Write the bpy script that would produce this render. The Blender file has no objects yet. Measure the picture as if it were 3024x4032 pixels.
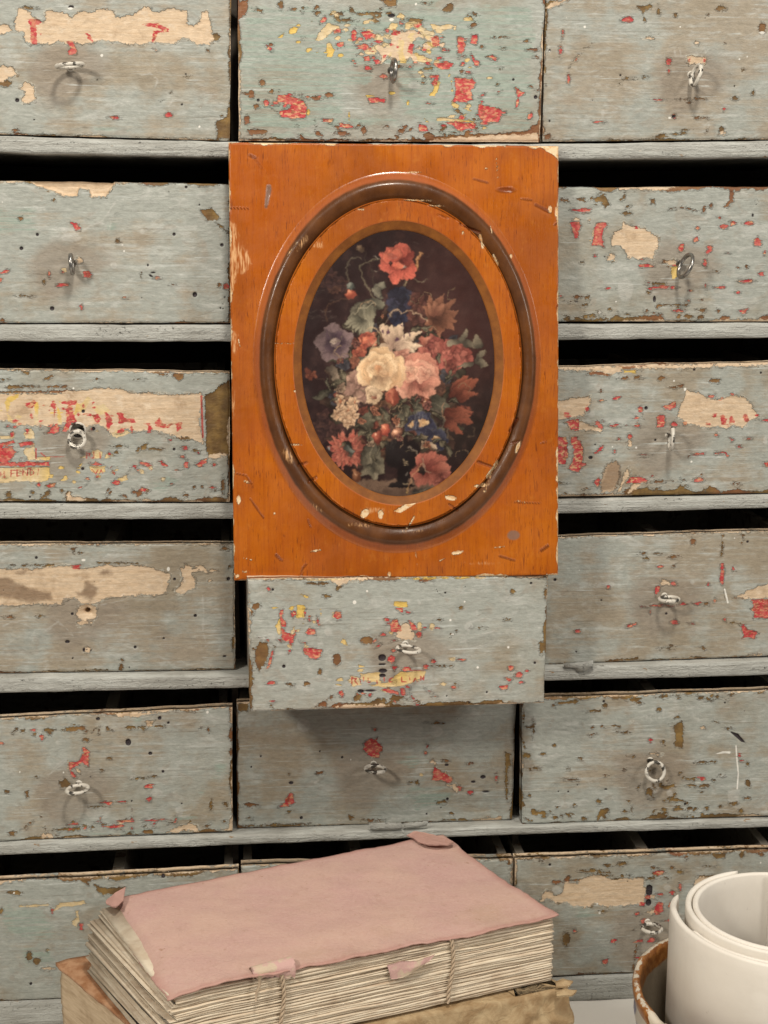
import bpy, math, random
import numpy as np
from mathutils import Vector

# ------------------------------------------------------------------ camera, light, exposure
scene = bpy.context.scene
YAW, PITCH, ROLL = math.radians(5.6), math.radians(10.8), math.radians(0.3)
CAM = np.array([0.0, -1.45, 0.822])
FPX, PCX, PCY = 5822.0, 1512.0, 2016.0            # focal length and centre in photograph pixels
fw = np.array([math.sin(YAW)*math.cos(PITCH), math.cos(YAW)*math.cos(PITCH), -math.sin(PITCH)])
r0 = np.array([math.cos(YAW), -math.sin(YAW), 0.0]); u0 = np.cross(r0, fw)
RT = math.cos(ROLL)*r0 + math.sin(ROLL)*u0
UP = -math.sin(ROLL)*r0 + math.cos(ROLL)*u0
cd = bpy.data.cameras.new('camera'); cam = bpy.data.objects.new('camera', cd)
scene.collection.objects.link(cam); scene.camera = cam
cd.sensor_fit = 'VERTICAL'; cd.sensor_height = 36.0; cd.sensor_width = 27.0
cd.lens = 36.0*FPX/4032.0; cd.clip_start = 0.02; cd.clip_end = 50
from mathutils import Matrix
cam.matrix_world = Matrix(((RT[0], UP[0], -fw[0], CAM[0]), (RT[1], UP[1], -fw[1], CAM[1]),
                           (RT[2], UP[2], -fw[2], CAM[2]), (0, 0, 0, 1)))
scene.render.resolution_x, scene.render.resolution_y = 768, 1024
world = bpy.data.worlds.new('World'); scene.world = world; world.use_nodes = True
bg = world.node_tree.nodes['Background']
bg.inputs[0].default_value = (1.0, 0.95, 0.89, 1); bg.inputs[1].default_value = 0.13

def lamp(name, az, el, dist, size, power, col, tgt=(0.15, 0.0, 0.55)):
    a, e = math.radians(az), math.radians(el)
    p = Vector(tgt) + dist*Vector((-math.sin(a)*math.cos(e), -math.cos(a)*math.cos(e), math.sin(e)))
    ld = bpy.data.lights.new(name, 'AREA'); ld.shape = 'DISK'; ld.size = size
    ld.energy = power; ld.color = col
    o = bpy.data.objects.new(name, ld); scene.collection.objects.link(o)
    o.location = p; o.rotation_euler = (Vector(tgt)-p).to_track_quat('-Z', 'Y').to_euler()
    return o
lamp('lamp_key', 40, 30, 2.4, 0.34, 26.5, (1.0, 0.915, 0.79), (0.15, 0.0, 0.50))
lamp('lamp_overhead', -4, 58, 2.2, 0.24, 27, (1.0, 0.92, 0.80), (0.15, 0.0, 0.45))
lamp('lamp_side', -48, 24, 2.6, 0.7, 19, (1.0, 0.93, 0.83), (0.15, 0.0, 0.45))
vs = scene.view_settings
vs.view_transform = 'Standard'; vs.look = 'None'; vs.gamma = 1.0; vs.exposure = 0.06; vs.use_curve_mapping = False

# ------------------------------------------------------------------ helpers
rng = np.random.default_rng(7); random.seed(7)
def ray(px, py): return fw + RT*((px-PCX)/FPX) - UP*((py-PCY)/FPX)
def onY(px, py, Y):
    d = ray(px, py); return CAM + d*((Y-CAM[1])/d[1])
def onZ(px, py, Z):
    d = ray(px, py); return CAM + d*((Z-CAM[2])/d[2])
def onP(px, py, p0, n):
    d = ray(px, py); return CAM + d*(np.dot(np.asarray(p0)-CAM, n)/np.dot(d, n))
def proj(P):
    q = np.asarray(P)-CAM; w = q@fw
    return PCX + FPX*(q@RT)/w, PCY - FPX*(q@UP)/w
def _hash(ix, iy, seed):
    h = (ix.astype(np.int64)*374761393 + iy.astype(np.int64)*668265263 + seed*1442695041) & 0xffffffff
    h = ((h ^ (h >> 13))*1274126177) & 0xffffffff
    return ((h ^ (h >> 16)) & 0xffff)/65535.0
def vn(x, y, seed=0):
    x = np.asarray(x, float); y = np.asarray(y, float); x, y = np.broadcast_arrays(x, y)
    ix = np.floor(x); iy = np.floor(y); fx = x-ix; fy = y-iy
    fx = fx*fx*(3-2*fx); fy = fy*fy*(3-2*fy); ix = ix.astype(np.int64); iy = iy.astype(np.int64)
    a = _hash(ix, iy, seed); b = _hash(ix+1, iy, seed); c = _hash(ix, iy+1, seed); d = _hash(ix+1, iy+1, seed)
    return (a*(1-fx)+b*fx)*(1-fy)+(c*(1-fx)+d*fx)*fy
def fbm(x, y, seed=0, o=3):
    s = 0; a = 0.5; t = 0
    for i in range(o):
        s = s + a*vn(np.asarray(x)*2**i, np.asarray(y)*2**i, seed+i*17); t += a; a *= 0.5
    return s/t
def sstep(a, b, x):
    t = np.clip((x-a)/(b-a), 0, 1); return t*t*(3-2*t)

def thing(name, loc, label, cat, group=None):
    o = bpy.data.objects.new(name, None); scene.collection.objects.link(o)
    o.location = loc; o.empty_display_size = 0.02
    o['label'] = label; o['category'] = cat
    if group: o['group'] = group
    return o
def mobj(name, V, Fc, mat, parent=None, attrs=None, smooth=True, cols=None):
    """one mesh object; V in world metres; stored relative to the parent thing"""
    V = np.asarray(V, float); off = np.zeros(3); p = parent
    while p is not None: off = off + np.array(p.location); p = p.parent
    me = bpy.data.meshes.new(name)
    if isinstance(Fc, np.ndarray):
        n = len(Fc); k = Fc.shape[1]
        me.vertices.add(len(V)); me.vertices.foreach_set('co', (V-off).astype(np.float32).ravel())
        me.loops.add(n*k); me.loops.foreach_set('vertex_index', Fc.astype(np.int32).ravel())
        me.polygons.add(n); me.polygons.foreach_set('loop_start', np.arange(0, n*k, k, dtype=np.int32))
        me.polygons.foreach_set('loop_total', np.full(n, k, dtype=np.int32)); me.update(calc_edges=True); me.validate()
    else:
        me.from_pydata((V-off).tolist(), [], [list(map(int, f)) for f in Fc])
    if attrs:
        for k, v in attrs.items():
            at = me.attributes.new(k, 'FLOAT', 'POINT'); at.data.foreach_set('value', np.broadcast_to(np.asarray(v, np.float32), len(V)).copy())
    if cols is not None:
        at = me.attributes.new('col', 'FLOAT_COLOR', 'POINT')
        at.data.foreach_set('color', np.concatenate([cols, np.ones((len(V), 1))], 1).astype(np.float32).ravel())
    if smooth: me.polygons.foreach_set('use_smooth', np.ones(len(me.polygons), bool))
    if mat: me.materials.append(mat)
    o = bpy.data.objects.new(name, me); scene.collection.objects.link(o)
    if parent is not None: o.parent = parent
    return o
def gridF(nu, nv, base=0, cu=False, cv=False):
    i = np.arange(nu if cu else nu-1); j = np.arange(nv if cv else nv-1)
    I, J = np.meshgrid(i, j, indexing='ij'); I2 = (I+1) % nu; J2 = (J+1) % nv
    return (np.stack([I*nv+J, I2*nv+J, I2*nv+J2, I*nv+J2], -1).reshape(-1, 4)+base)
def boxVF(x0, x1, y0, y1, z0, z1):
    V = [(x, y, z) for x in (x0, x1) for y in (y0, y1) for z in (z0, z1)]
    F = [(0, 1, 3, 2), (4, 6, 7, 5), (0, 4, 5, 1), (2, 3, 7, 6), (0, 2, 6, 4), (1, 5, 7, 3)]
    return V, F
def hexa(name, P, mat, parent, smooth=False):
    """P: 8 points, bottom loop then top loop"""
    F = [(3, 2, 1, 0), (4, 5, 6, 7), (0, 1, 5, 4), (1, 2, 6, 5), (2, 3, 7, 6), (3, 0, 4, 7)]
    return mobj(name, P, F, mat, parent, smooth=smooth)
def tube(path, rad, n=8, closed=False, caps=True):
    P = np.asarray(path, float); m = len(P); rad = np.broadcast_to(np.asarray(rad, float), m)
    T = np.roll(P, -1, 0)-np.roll(P, 1, 0)
    if not closed: T[0] = P[1]-P[0]; T[-1] = P[-1]-P[-2]
    T /= np.linalg.norm(T, axis=1)[:, None]+1e-12
    ref = np.array([0.0, 0.0, 1.0])
    if abs(T[0]@ref) > 0.9: ref = np.array([1.0, 0, 0])
    N = np.zeros_like(P); a = np.cross(T[0], ref); a /= np.linalg.norm(a)
    for i in range(m):
        a = a-T[i]*(a@T[i]); a /= np.linalg.norm(a)+1e-12; N[i] = a
    B = np.cross(T, N); th = np.linspace(0, 2*np.pi, n, endpoint=False)
    V = P[:, None, :]+rad[:, None, None]*(np.cos(th)[None, :, None]*N[:, None, :]+np.sin(th)[None, :, None]*B[:, None, :])
    F = [tuple(f) for f in gridF(m, n, 0, closed, True)]
    if not closed and caps: F += [tuple(range(n))[::-1], tuple(range((m-1)*n, m*n))]
    return V.reshape(-1, 3), F
def join(parts):
    V = []; F = []; b = 0
    for v, f in parts:
        V.append(np.asarray(v, float)); F += [tuple(int(i)+b for i in q) for q in f]; b += len(v)
    return np.concatenate(V), F

# ------------------------------------------------------------------ node helper
class NT:
    def __init__(s, name):
        s.m = bpy.data.materials.new(name); s.m.use_nodes = True
        s.t = s.m.node_tree; s.n = s.t.nodes; s.b = s.n['Principled BSDF']
    def put(s, sock, v):
        if isinstance(v, bpy.types.NodeSocket): s.t.links.new(v, sock)
        elif v is not None:
            try: sock.default_value = v
            except Exception: sock.default_value = (*v, 1) if len(v) == 3 else v
    def math(s, op, a, b=None, c=None, clamp=False):
        n = s.n.new('ShaderNodeMath'); n.operation = op; n.use_clamp = clamp
        s.put(n.inputs[0], a); s.put(n.inputs[1], b); s.put(n.inputs[2], c); return n.outputs[0]
    def pos(s): return s.n.new('ShaderNodeNewGeometry').outputs['Position']
    def objc(s): return s.n.new('ShaderNodeTexCoord').outputs['Object']
    def scale(s, v, k, off=(0, 0, 0), rot=(0, 0, 0)):
        n = s.n.new('ShaderNodeMapping'); s.put(n.inputs[0], v); n.inputs['Scale'].default_value = k
        n.inputs['Location'].default_value = off; n.inputs['Rotation'].default_value = rot; return n.outputs[0]
    def noise(s, v, sc=1.0, det=3.0, rough=0.55, dist=0.0):
        n = s.n.new('ShaderNodeTexNoise'); s.put(n.inputs['Vector'], v); n.inputs['Scale'].default_value = sc
        n.inputs['Detail'].default_value = det; n.inputs['Roughness'].default_value = rough
        n.inputs['Distortion'].default_value = dist; return n.outputs['Fac']
    def vor(s, v, sc, feat='F1'):
        n = s.n.new('ShaderNodeTexVoronoi'); n.feature = feat; s.put(n.inputs['Vector'], v)
        n.inputs['Scale'].default_value = sc; return n.outputs['Distance']
    def attr(s, name):
        n = s.n.new('ShaderNodeAttribute'); n.attribute_name = name; return n.outputs['Fac']
    def acol(s, name):
        n = s.n.new('ShaderNodeAttribute'); n.attribute_name = name; return n.outputs['Color']
    def rng(s, v, a, b, c=0.0, d=1.0, smooth=True):
        n = s.n.new('ShaderNodeMapRange'); n.interpolation_type = 'SMOOTHSTEP' if smooth else 'LINEAR'
        s.put(n.inputs[0], v)
        for i, q in enumerate((a, b, c, d)): n.inputs[i+1].default_value = q
        return n.outputs[0]
    def mix(s, f, a, b, mode='MIX'):
        n = s.n.new('ShaderNodeMix'); n.data_type = 'RGBA'; n.blend_type = mode
        s.put(n.inputs[0], f); s.put(n.inputs[6], a if isinstance(a, bpy.types.NodeSocket) else (*a, 1))
        s.put(n.inputs[7], b if isinstance(b, bpy.types.NodeSocket) else (*b, 1)); return n.outputs[2]
    def bump(s, h, dist, strength=1.0, nrm=None):
        n = s.n.new('ShaderNodeBump'); n.inputs['Distance'].default_value = dist; n.inputs['Strength'].default_value = strength
        s.put(n.inputs['Height'], h)
        if nrm is not None: s.put(n.inputs['Normal'], nrm)
        return n.outputs[0]
    def out(s, col=None, rough=None, nrm=None, metal=None, spec=None, coat=None, coatr=None, sub=None):
        b = s.b.inputs
        if col is not None: s.put(b['Base Color'], col if isinstance(col, bpy.types.NodeSocket) else (*col, 1))
        s.put(b['Roughness'], rough); s.put(b['Normal'], nrm); s.put(b['Metallic'], metal)
        s.put(b['Specular IOR Level'], spec); s.put(b['Coat Weight'], coat); s.put(b['Coat Roughness'], coatr)
        return s.m

# ------------------------------------------------------------------ materials
def mat_paint():
    t = NT('chipped_grey_paint'); P = t.pos()
    tint = t.attr('tint'); cool = t.attr('cool')
    st1 = t.noise(t.scale(P, (9, 9, 260)), 1, 5, 0.62, 0.4)
    st2 = t.noise(t.scale(P, (26, 26, 700), (3, 1, 2)), 1, 4, 0.6)
    cl = t.noise(P, 17, 4, 0.6); cl2 = t.noise(t.scale(P, (32, 32, 78), (7, 0, 0)), 1, 5, 0.68, 0.9)
    fine = t.noise(P, 900, 2, 0.6)
    big = t.noise(t.scale(P, (5, 5, 9), (2, 0, 5)), 1, 3, 0.6)
    a = t.math('ADD', t.math('MULTIPLY', st1, 0.40), t.math('MULTIPLY', cl, 0.97))
    a = t.math('ADD', a, t.math('MULTIPLY', cool, 0.34))
    col = t.mix(t.rng(a, 0.57, 0.79), (0.356, 0.313, 0.248), (0.350, 0.370, 0.340))
    col = t.mix(t.rng(t.math('ADD', t.math('MULTIPLY', cl2, 0.75), t.math('MULTIPLY', st1, 0.45)), 0.60, 0.74, 0, 0.66), col, (0.490, 0.502, 0.472))
    col = t.mix(t.rng(t.math('ADD', t.math('MULTIPLY', cl, 0.55), t.math('MULTIPLY', big, 0.55)), 0.40, 0.58, 0.60, 0.0), col, (0.268, 0.225, 0.160))
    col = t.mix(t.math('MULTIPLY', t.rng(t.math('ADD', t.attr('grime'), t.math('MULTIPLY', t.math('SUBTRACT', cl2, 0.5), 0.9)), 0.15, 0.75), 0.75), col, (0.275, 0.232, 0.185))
    col = t.mix(t.rng(t.noise(t.scale(P, (34, 34, 52), (4, 8, 1)), 1, 4, 0.6, 1.2), 0.56, 0.68, 0, 0.38), col, (0.31, 0.265, 0.215))
    col = t.mix(t.rng(st2, 0.30, 0.42, 0.10, 0.0), col, (0.24, 0.21, 0.165))
    col = t.mix(t.rng(t.noise(t.scale(P, (6, 6, 330), (0, 3, 6)), 1, 3, 0.5, 0.3), 0.60, 0.72, 0, 0.24), col, (0.20, 0.185, 0.155))
    scr = t.math('MULTIPLY', t.rng(t.noise(t.scale(P, (14, 14, 620), (1, 2, 9)), 1, 3, 0.6, 0.5), 0.60, 0.66), t.rng(t.noise(t.scale(P, (11, 11, 30), (5, 5, 5)), 1, 3), 0.44, 0.60))
    col = t.mix(t.math('MULTIPLY', scr, 0.45), col, (0.15, 0.125, 0.09))
    scr2 = t.math('MULTIPLY', t.rng(t.noise(t.scale(P, (18, 18, 520), (4, 7, 1)), 1, 3, 0.6, 0.5), 0.60, 0.67), t.rng(t.noise(t.scale(P, (13, 13, 34), (1, 8, 2)), 1, 3), 0.46, 0.60))
    col = t.mix(t.math('MULTIPLY', scr2, 0.75), col, (0.52, 0.55, 0.53))
    gm = t.math('MULTIPLY', t.rng(t.math('ADD', t.attr('green'), t.math('MULTIPLY', t.math('SUBTRACT', cl2, 0.55), 150)), -8, 14), t.rng(t.math('ADD', t.math('MULTIPLY', st1, 0.6), t.math('MULTIPLY', st2, 0.5)), 0.48, 0.62, 0.1, 0.95))
    col = t.mix(gm, col, (0.285, 0.350, 0.305))
    gh = t.math('MULTIPLY', t.rng(t.math('ADD', t.attr('ghost'), t.math('MULTIPLY', t.math('SUBTRACT', cl2, 0.5), 26)), -2, 4), 0.42)
    col = t.mix(gh, col, (0.52, 0.52, 0.49))
    n1 = t.math('SUBTRACT', t.noise(P, 160, 4, 0.65), 0.5); n2 = t.math('SUBTRACT', t.noise(t.scale(P, (350, 350, 600)), 1, 3, 0.6), 0.5)
    def mask(name, a1, a2, w=1.6):
        v = t.math('ADD', t.attr(name), t.math('ADD', t.math('MULTIPLY', n1, a1), t.math('MULTIPLY', n2, a2)))
        return v, t.rng(v, -w, w)
    n3 = t.math('SUBTRACT', t.noise(t.scale(P, (110, 110, 800), (6, 6, 2)), 1, 4, 0.65, 0.3), 0.5)
    vW, mW = mask('wood', 30, 20, 2.2); vB, mB = mask('brown', 18, 20, 1.8)
    def frag(name, a1, a3, w=1.4):
        v = t.math('ADD', t.attr(name), t.math('ADD', t.math('MULTIPLY', n1, a1), t.math('MULTIPLY', n3, a3))); return v, t.rng(v, -w, w)
    vY, mY = frag('yellow', 14, 20); vR, mR = frag('red', 14, 22)
    # thin dark line at a broken paint edge is left to the bump
    grain = t.noise(t.scale(P, (30, 30, 500), (1, 5, 0)), 1, 4, 0.6)
    wood = t.mix(t.rng(grain, 0.3, 0.7), (0.58, 0.43, 0.285), (0.66, 0.525, 0.38))
    wood = t.mix(t.rng(t.noise(P, 38, 4, 0.65), 0.54, 0.72, 0, 0.6), wood, (0.34, 0.225, 0.135))
    wood = t.mix(t.rng(t.noise(t.scale(P, (90, 90, 130), (3, 3, 3)), 1, 4, 0.7), 0.56, 0.68, 0, 0.45), wood, (0.72, 0.62, 0.50))
    brown = t.mix(t.rng(t.noise(P, 70, 3), 0.35, 0.7), (0.13, 0.075, 0.028), (0.25, 0.155, 0.05))
    brown = t.mix(t.math('MULTIPLY', t.rng(t.attr('rust'), 0.45, 0.85), 0.65), brown, (0.24, 0.085, 0.04))
    red = t.mix(t.rng(t.noise(P, 150, 3), 0.4, 0.7), (0.47, 0.042, 0.050), (0.55, 0.15, 0.12))
    red = t.mix(t.math('MULTIPLY', t.rng(t.noise(t.scale(P, (240, 240, 420)), 1, 3, 0.6), 0.50, 0.60), t.math('ADD', t.attr('rust'), 0.15, clamp=True)), red, (0.64, 0.37, 0.20))
    red = t.mix(t.rng(t.noise(t.scale(P, (160, 160, 300), (8, 1, 3)), 1, 3, 0.6), 0.55, 0.64, 0, 0.7), red, (0.24, 0.07, 0.035))
    yel = t.mix(t.rng(t.attr('rust'), 0.45, 0.75), t.mix(t.rng(t.noise(P, 120, 3), 0.4, 0.7), (0.62, 0.48, 0.27), (0.66, 0.55, 0.37)), (0.66, 0.46, 0.12))
    oldp = t.mix(t.rng(t.noise(P, 95, 3), 0.60, 0.68), (0.49, 0.47, 0.40), (0.28, 0.20, 0.11))
    lay2 = t.math('MULTIPLY', t.rng(t.math('ADD', vW, t.math('MULTIPLY', n3, 26)), -9, -6), t.rng(vW, -1, 1, 1, 0))
    lay2 = t.math('MULTIPLY', lay2, t.rng(t.noise(P, 48, 4, 0.65), 0.50, 0.58)); col = t.mix(t.math('MULTIPLY', lay2, t.rng(t.attr('wood'), -14, -9, 0, 0.85)), col, oldp)
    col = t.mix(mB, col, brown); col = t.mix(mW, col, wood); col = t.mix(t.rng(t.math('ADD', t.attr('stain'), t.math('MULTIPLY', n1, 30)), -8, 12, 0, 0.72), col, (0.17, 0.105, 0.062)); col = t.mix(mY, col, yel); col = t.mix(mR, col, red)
    mQ = t.rng(t.math('ADD', t.attr('ink'), t.math('MULTIPLY', n2, 5)), -1.2, 1.2, 0, 0.9); col = t.mix(mQ, col, (0.43, 0.065, 0.05))
    mD = t.rng(t.attr('dark'), -1.2, 1.2); col = t.mix(mD, col, (0.03, 0.022, 0.026))
    mS = t.rng(t.attr('speck'), -1.2, 1.2); col = t.mix(mS, col, (0.78, 0.77, 0.72))
    mx = t.math('MAXIMUM', t.math('MAXIMUM', mW, mB), t.math('MAXIMUM', t.math('MULTIPLY', mY, 0.7), t.math('MULTIPLY', mR, 0.6)))
    mx = t.math('MAXIMUM', mx, mD)
    # faint darker rim round the chips = accumulated grime
    rim = t.math('MULTIPLY', t.rng(vW, -7, -0.5, 0, 1), t.rng(vW, -1, 1.5, 1, 0))
    tx = t.rng(t.noise(t.scale(P, (150, 150, 330), (3, 9, 4)), 1, 5, 0.72), 0.30, 0.70, 0.84, 1.15, False)
    tg = t.n.new('ShaderNodeMix'); tg.data_type = 'RGBA'; tg.blend_type = 'MULTIPLY'; tg.inputs[0].default_value = 1
    t.put(tg.inputs[6], col); c3 = t.n.new('ShaderNodeCombineColor')
    for i in range(3): t.put(c3.inputs[i], tx)
    t.put(tg.inputs[7], c3.outputs[0]); col = tg.outputs[2]
    tv = t.n.new('ShaderNodeMix'); tv.data_type = 'RGBA'; tv.blend_type = 'MULTIPLY'; tv.inputs[0].default_value = 1
    t.put(tv.inputs[6], col); cmb = t.n.new('ShaderNodeCombineColor')
    for i in range(3): t.put(cmb.inputs[i], tint)
    t.put(tv.inputs[7], cmb.outputs[0]); col = tv.outputs[2]
    h = t.math('ADD', t.math('MULTIPLY', mx, -1.0), t.math('MULTIPLY', st2, 0.14))
    h = t.math('ADD', h, t.math('MULTIPLY', t.noise(t.scale(P, (60, 60, 110)), 1, 4, 0.6, 0.5), 1.1))
    vm = t.math('MAXIMUM', t.math('MAXIMUM', vW, vB), vR)
    lip = t.math('MULTIPLY', t.rng(vm, -6.5, -1.5), t.rng(vm, -1.2, 0.8, 1, 0)); h = t.math('ADD', h, t.math('MULTIPLY', lip, t.rng(n1, -0.12, 0.12, 0.15, 0.9)))
    h = t.math('ADD', h, t.math('MULTIPLY', t.attr('ghost'), 0.02)); h = t.math('ADD', h, t.math('MULTIPLY', t.noise(t.scale(P, (150, 150, 330), (3, 9, 4)), 1, 5, 0.72), 0.5))
    return t.out(col, t.rng(t.noise(P, 60, 3), 0.3, 0.7, 0.42, 0.62), t.bump(h, 0.0011, 0.9), spec=0.4)
M_PAINT = mat_paint()

def mat_shelf():
    t = NT('crackled_shelf_paint'); P = t.pos()
    st = t.noise(t.scale(P, (16, 60, 420)), 1, 5, 0.65, 0.6)
    ck = t.noise(t.scale(P, (260, 100, 420)), 1, 4, 0.7, 0.5); cl = t.noise(P, 22, 3)
    lump = t.noise(t.scale(P, (90, 90, 240)), 1, 4, 0.65, 1.0)
    col = t.mix(t.rng(t.math('ADD', st, t.math('MULTIPLY', cl, 0.5)), 0.55, 0.95), (0.335, 0.335, 0.31), (0.49, 0.505, 0.48))
    ckm = t.math('MULTIPLY', t.rng(ck, 0.33, 0.40, 1, 0), t.rng(t.noise(t.scale(P, (14, 14, 160), (5, 5, 5)), 1, 3), 0.50, 0.64, 0.0, 1))
    col = t.mix(t.math('MULTIPLY', ckm, 0.75), col, (0.10, 0.09, 0.075))
    col = t.mix(t.rng(t.noise(t.scale(P, (40, 40, 90), (9, 2, 4)), 1, 4, 0.6), 0.66, 0.71, 0, 0.9), col, (0.26, 0.15, 0.065))
    col = t.mix(t.rng(t.noise(t.scale(P, (60, 60, 300), (2, 2, 8)), 1, 4, 0.6), 0.70, 0.74, 0, 0.9), col, (0.62, 0.50, 0.33))
    h = t.math('ADD', t.math('MULTIPLY', lump, 1.0), t.math('ADD', t.math('MULTIPLY', st, 0.7), t.math('MULTIPLY', ckm, -0.9)))
    return t.out(col, 0.55, t.bump(h, 0.0022, 1.0), spec=0.35)
M_SHELF = mat_shelf()

def mat_inside():
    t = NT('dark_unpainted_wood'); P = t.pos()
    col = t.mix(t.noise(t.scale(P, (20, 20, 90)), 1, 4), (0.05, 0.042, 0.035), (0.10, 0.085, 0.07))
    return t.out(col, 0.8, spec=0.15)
M_IN = mat_inside()
def mat_rawside():
    t = NT('drawer_side_wood'); P = t.pos()
    col = t.mix(t.noise(t.scale(P, (30, 12, 300)), 1, 4), (0.24, 0.21, 0.17), (0.42, 0.38, 0.32))
    col = t.mix(t.rng(t.noise(P, 60, 3), 0.58, 0.66, 0, 0.8), col, (0.13, 0.07, 0.04))
    return t.out(col, 0.7, t.bump(t.noise(t.scale(P, (60, 30, 500)), 1, 3), 0.0006, 0.7), spec=0.2)
M_SIDE = mat_rawside()
def mat_ring():
    t = NT('worn_white_painted_steel'); P = t.pos()
    m = t.rng(t.noise(P, 170, 2, 0.5), 0.50, 0.60)
    col = t.mix(m, (0.60, 0.57, 0.51), (0.15, 0.14, 0.125))
    return t.out(col, t.rng(m, 0, 1, 0.4, 0.28), t.bump(t.noise(P, 300, 2), 0.0002, 0.4), metal=t.math('MULTIPLY', m, 0.8))
M_RING = mat_ring()
def mat_steel():
    t = NT('bare_steel'); P = t.pos()
    return t.out(t.mix(t.noise(P, 300, 3), (0.20, 0.19, 0.18), (0.42, 0.41, 0.39)), 0.3, metal=0.95)
M_STEEL = mat_steel()

# ------------------------------------------------------------------ setting
def mat_table():
    t = NT('white_counter'); P = t.pos()
    return t.out(t.mix(t.noise(P, 14, 4), (0.72, 0.69, 0.64), (0.78, 0.76, 0.72)), 0.45, t.bump(t.noise(P, 120, 3), 0.0004, 0.3))
V, Fq = boxVF(-1.4, 1.7, -1.1, 0.55, -0.04, 0.0)
o = mobj('counter', V, Fq, mat_table(), smooth=False); o['kind'] = 'structure'

# ------------------------------------------------------------------ cabinet
SH = [  # pixel polylines of each shelf's front edge: top, bottom
 ([(0, 533), (898, 560), (2132, 564), (3024, 553)], [(0, 600), (898, 620), (2205, 628), (3024, 619)]),
 ([(0, 1279), (904, 1280), (2206, 1276), (3024, 1272)], [(0, 1343), (904, 1346), (2203, 1338), (3024, 1330)]),
 ([(0, 1985), (907, 1987), (2200, 1968), (3024, 1949)], [(0, 2044), (907, 2043), (2200, 2024), (3024, 1999)]),
 ([(0, 2668), (958, 2655), (2153, 2626), (3024, 2600)], [(0, 2728), (958, 2713), (2153, 2678), (3024, 2661)]),
 ([(0, 3326), (1000, 3288), (2000, 3256), (3024, 3228)], [(0, 3369), (1000, 3324), (2000, 3289), (3024, 3258)]),
]
shelf_top, shelf_bot = [], []
for tp, bt in SH:
    for src, dst in ((tp, shelf_top), (bt, shelf_bot)):
        q = np.array([onY(x, y, 0.0) for x, y in src]); dst.append(np.polyfit(q[:, 0], q[:, 2], 2))
zb = np.mean([onY(x, y, 0.0)[2] for x, y in ((0, 3952), (2235, 3852), (2525, 3838))])
shelf_top.append(np.array([0, 0, zb])); shelf_bot.append(np.array([0, 0, 0.0]))
XL, XR = -0.318, 0.622
DEP = 0.34
cab = thing('drawer_cabinet', (0.15, 0.17, 0.0), 'old wooden drawer cabinet carcass with crackled grey painted shelf edges', 'cabinet')
Z_TOP = float(np.polyval(shelf_top[0], 0.1))+0.163
def shelf(ct, cb, seed, thick_back=True):
    nx, nz = 420, 9
    xs = np.linspace(XL, XR, nx)
    zt = np.polyval(ct, np.clip(xs, -0.25, 0.56)); zbm = np.polyval(cb, np.clip(xs, -0.25, 0.56))
    # front profile from back-top, over the front, to back-bottom
    prof = [(DEP, 1.0), (0.03, 1.0), (0.002, 1.0), (0.0, 0.93), (-0.0004, 0.75), (-0.0006, 0.5), (-0.0004, 0.25), (0.0, 0.06), (0.002, 0.0), (DEP, 0.0)]
    V = np.zeros((nx, len(prof), 3))
    for j, (y, f) in enumerate(prof):
        jig = (fbm(xs*60, j*1.7, seed, 3)-0.5)*0.0016*(1 if y < 0.02 else 0)
        zj = (fbm(xs*45+9, j*2.3, seed+5, 3)-0.5)*0.0016*(1 if y < 0.02 else 0)
        V[:, j, 0] = xs; V[:, j, 1] = y+jig; V[:, j, 2] = zbm+(zt-zbm)*f+zj
    npf = len(prof)
    F = [tuple(f) for f in gridF(nx, npf, 0, False, True)]
    F += [tuple(range(npf)), tuple(range((nx-1)*npf, nx*npf))[::-1]]
    return mobj('shelf', V.reshape(-1, 3), F, M_SHELF, cab)
for i in range(6): shelf(shelf_top[i], shelf_bot[i], 31*i)
shelf(np.array([0, 0, Z_TOP+0.018]), np.array([0, 0, Z_TOP]), 500)
for x0, x1 in ((XL-0.018, XL-0.0003), (XR+0.0003, XR+0.018)):
    V, Fq = boxVF(x0, x1, 0.0, DEP, 0, Z_TOP+0.018); mobj('side_panel', V, Fq, M_SHELF, cab, smooth=False)
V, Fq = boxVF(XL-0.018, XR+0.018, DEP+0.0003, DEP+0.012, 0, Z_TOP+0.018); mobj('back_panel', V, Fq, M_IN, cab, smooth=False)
for k in range(6):                                     # upright dividers between the columns, one per row
    for px0, px1 in ((922, 927), (2138, 2030)):
        zt_ = (Z_TOP if k == 0 else None); f = k/5.0
        x = onY(px0+(px1-px0)*f, 300+620*k, 0.05)[0]
        z1 = Z_TOP-0.0005 if k == 0 else float(np.polyval(shelf_bot[k-1], x))-0.0012
        z0 = float(np.polyval(shelf_top[k], x))+0.0012
        V, Fq = boxVF(x-0.0035, x+0.0035, 0.055, DEP-0.001, z0, z1); mobj('divider', V, Fq, M_IN, cab, smooth=False)

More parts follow.
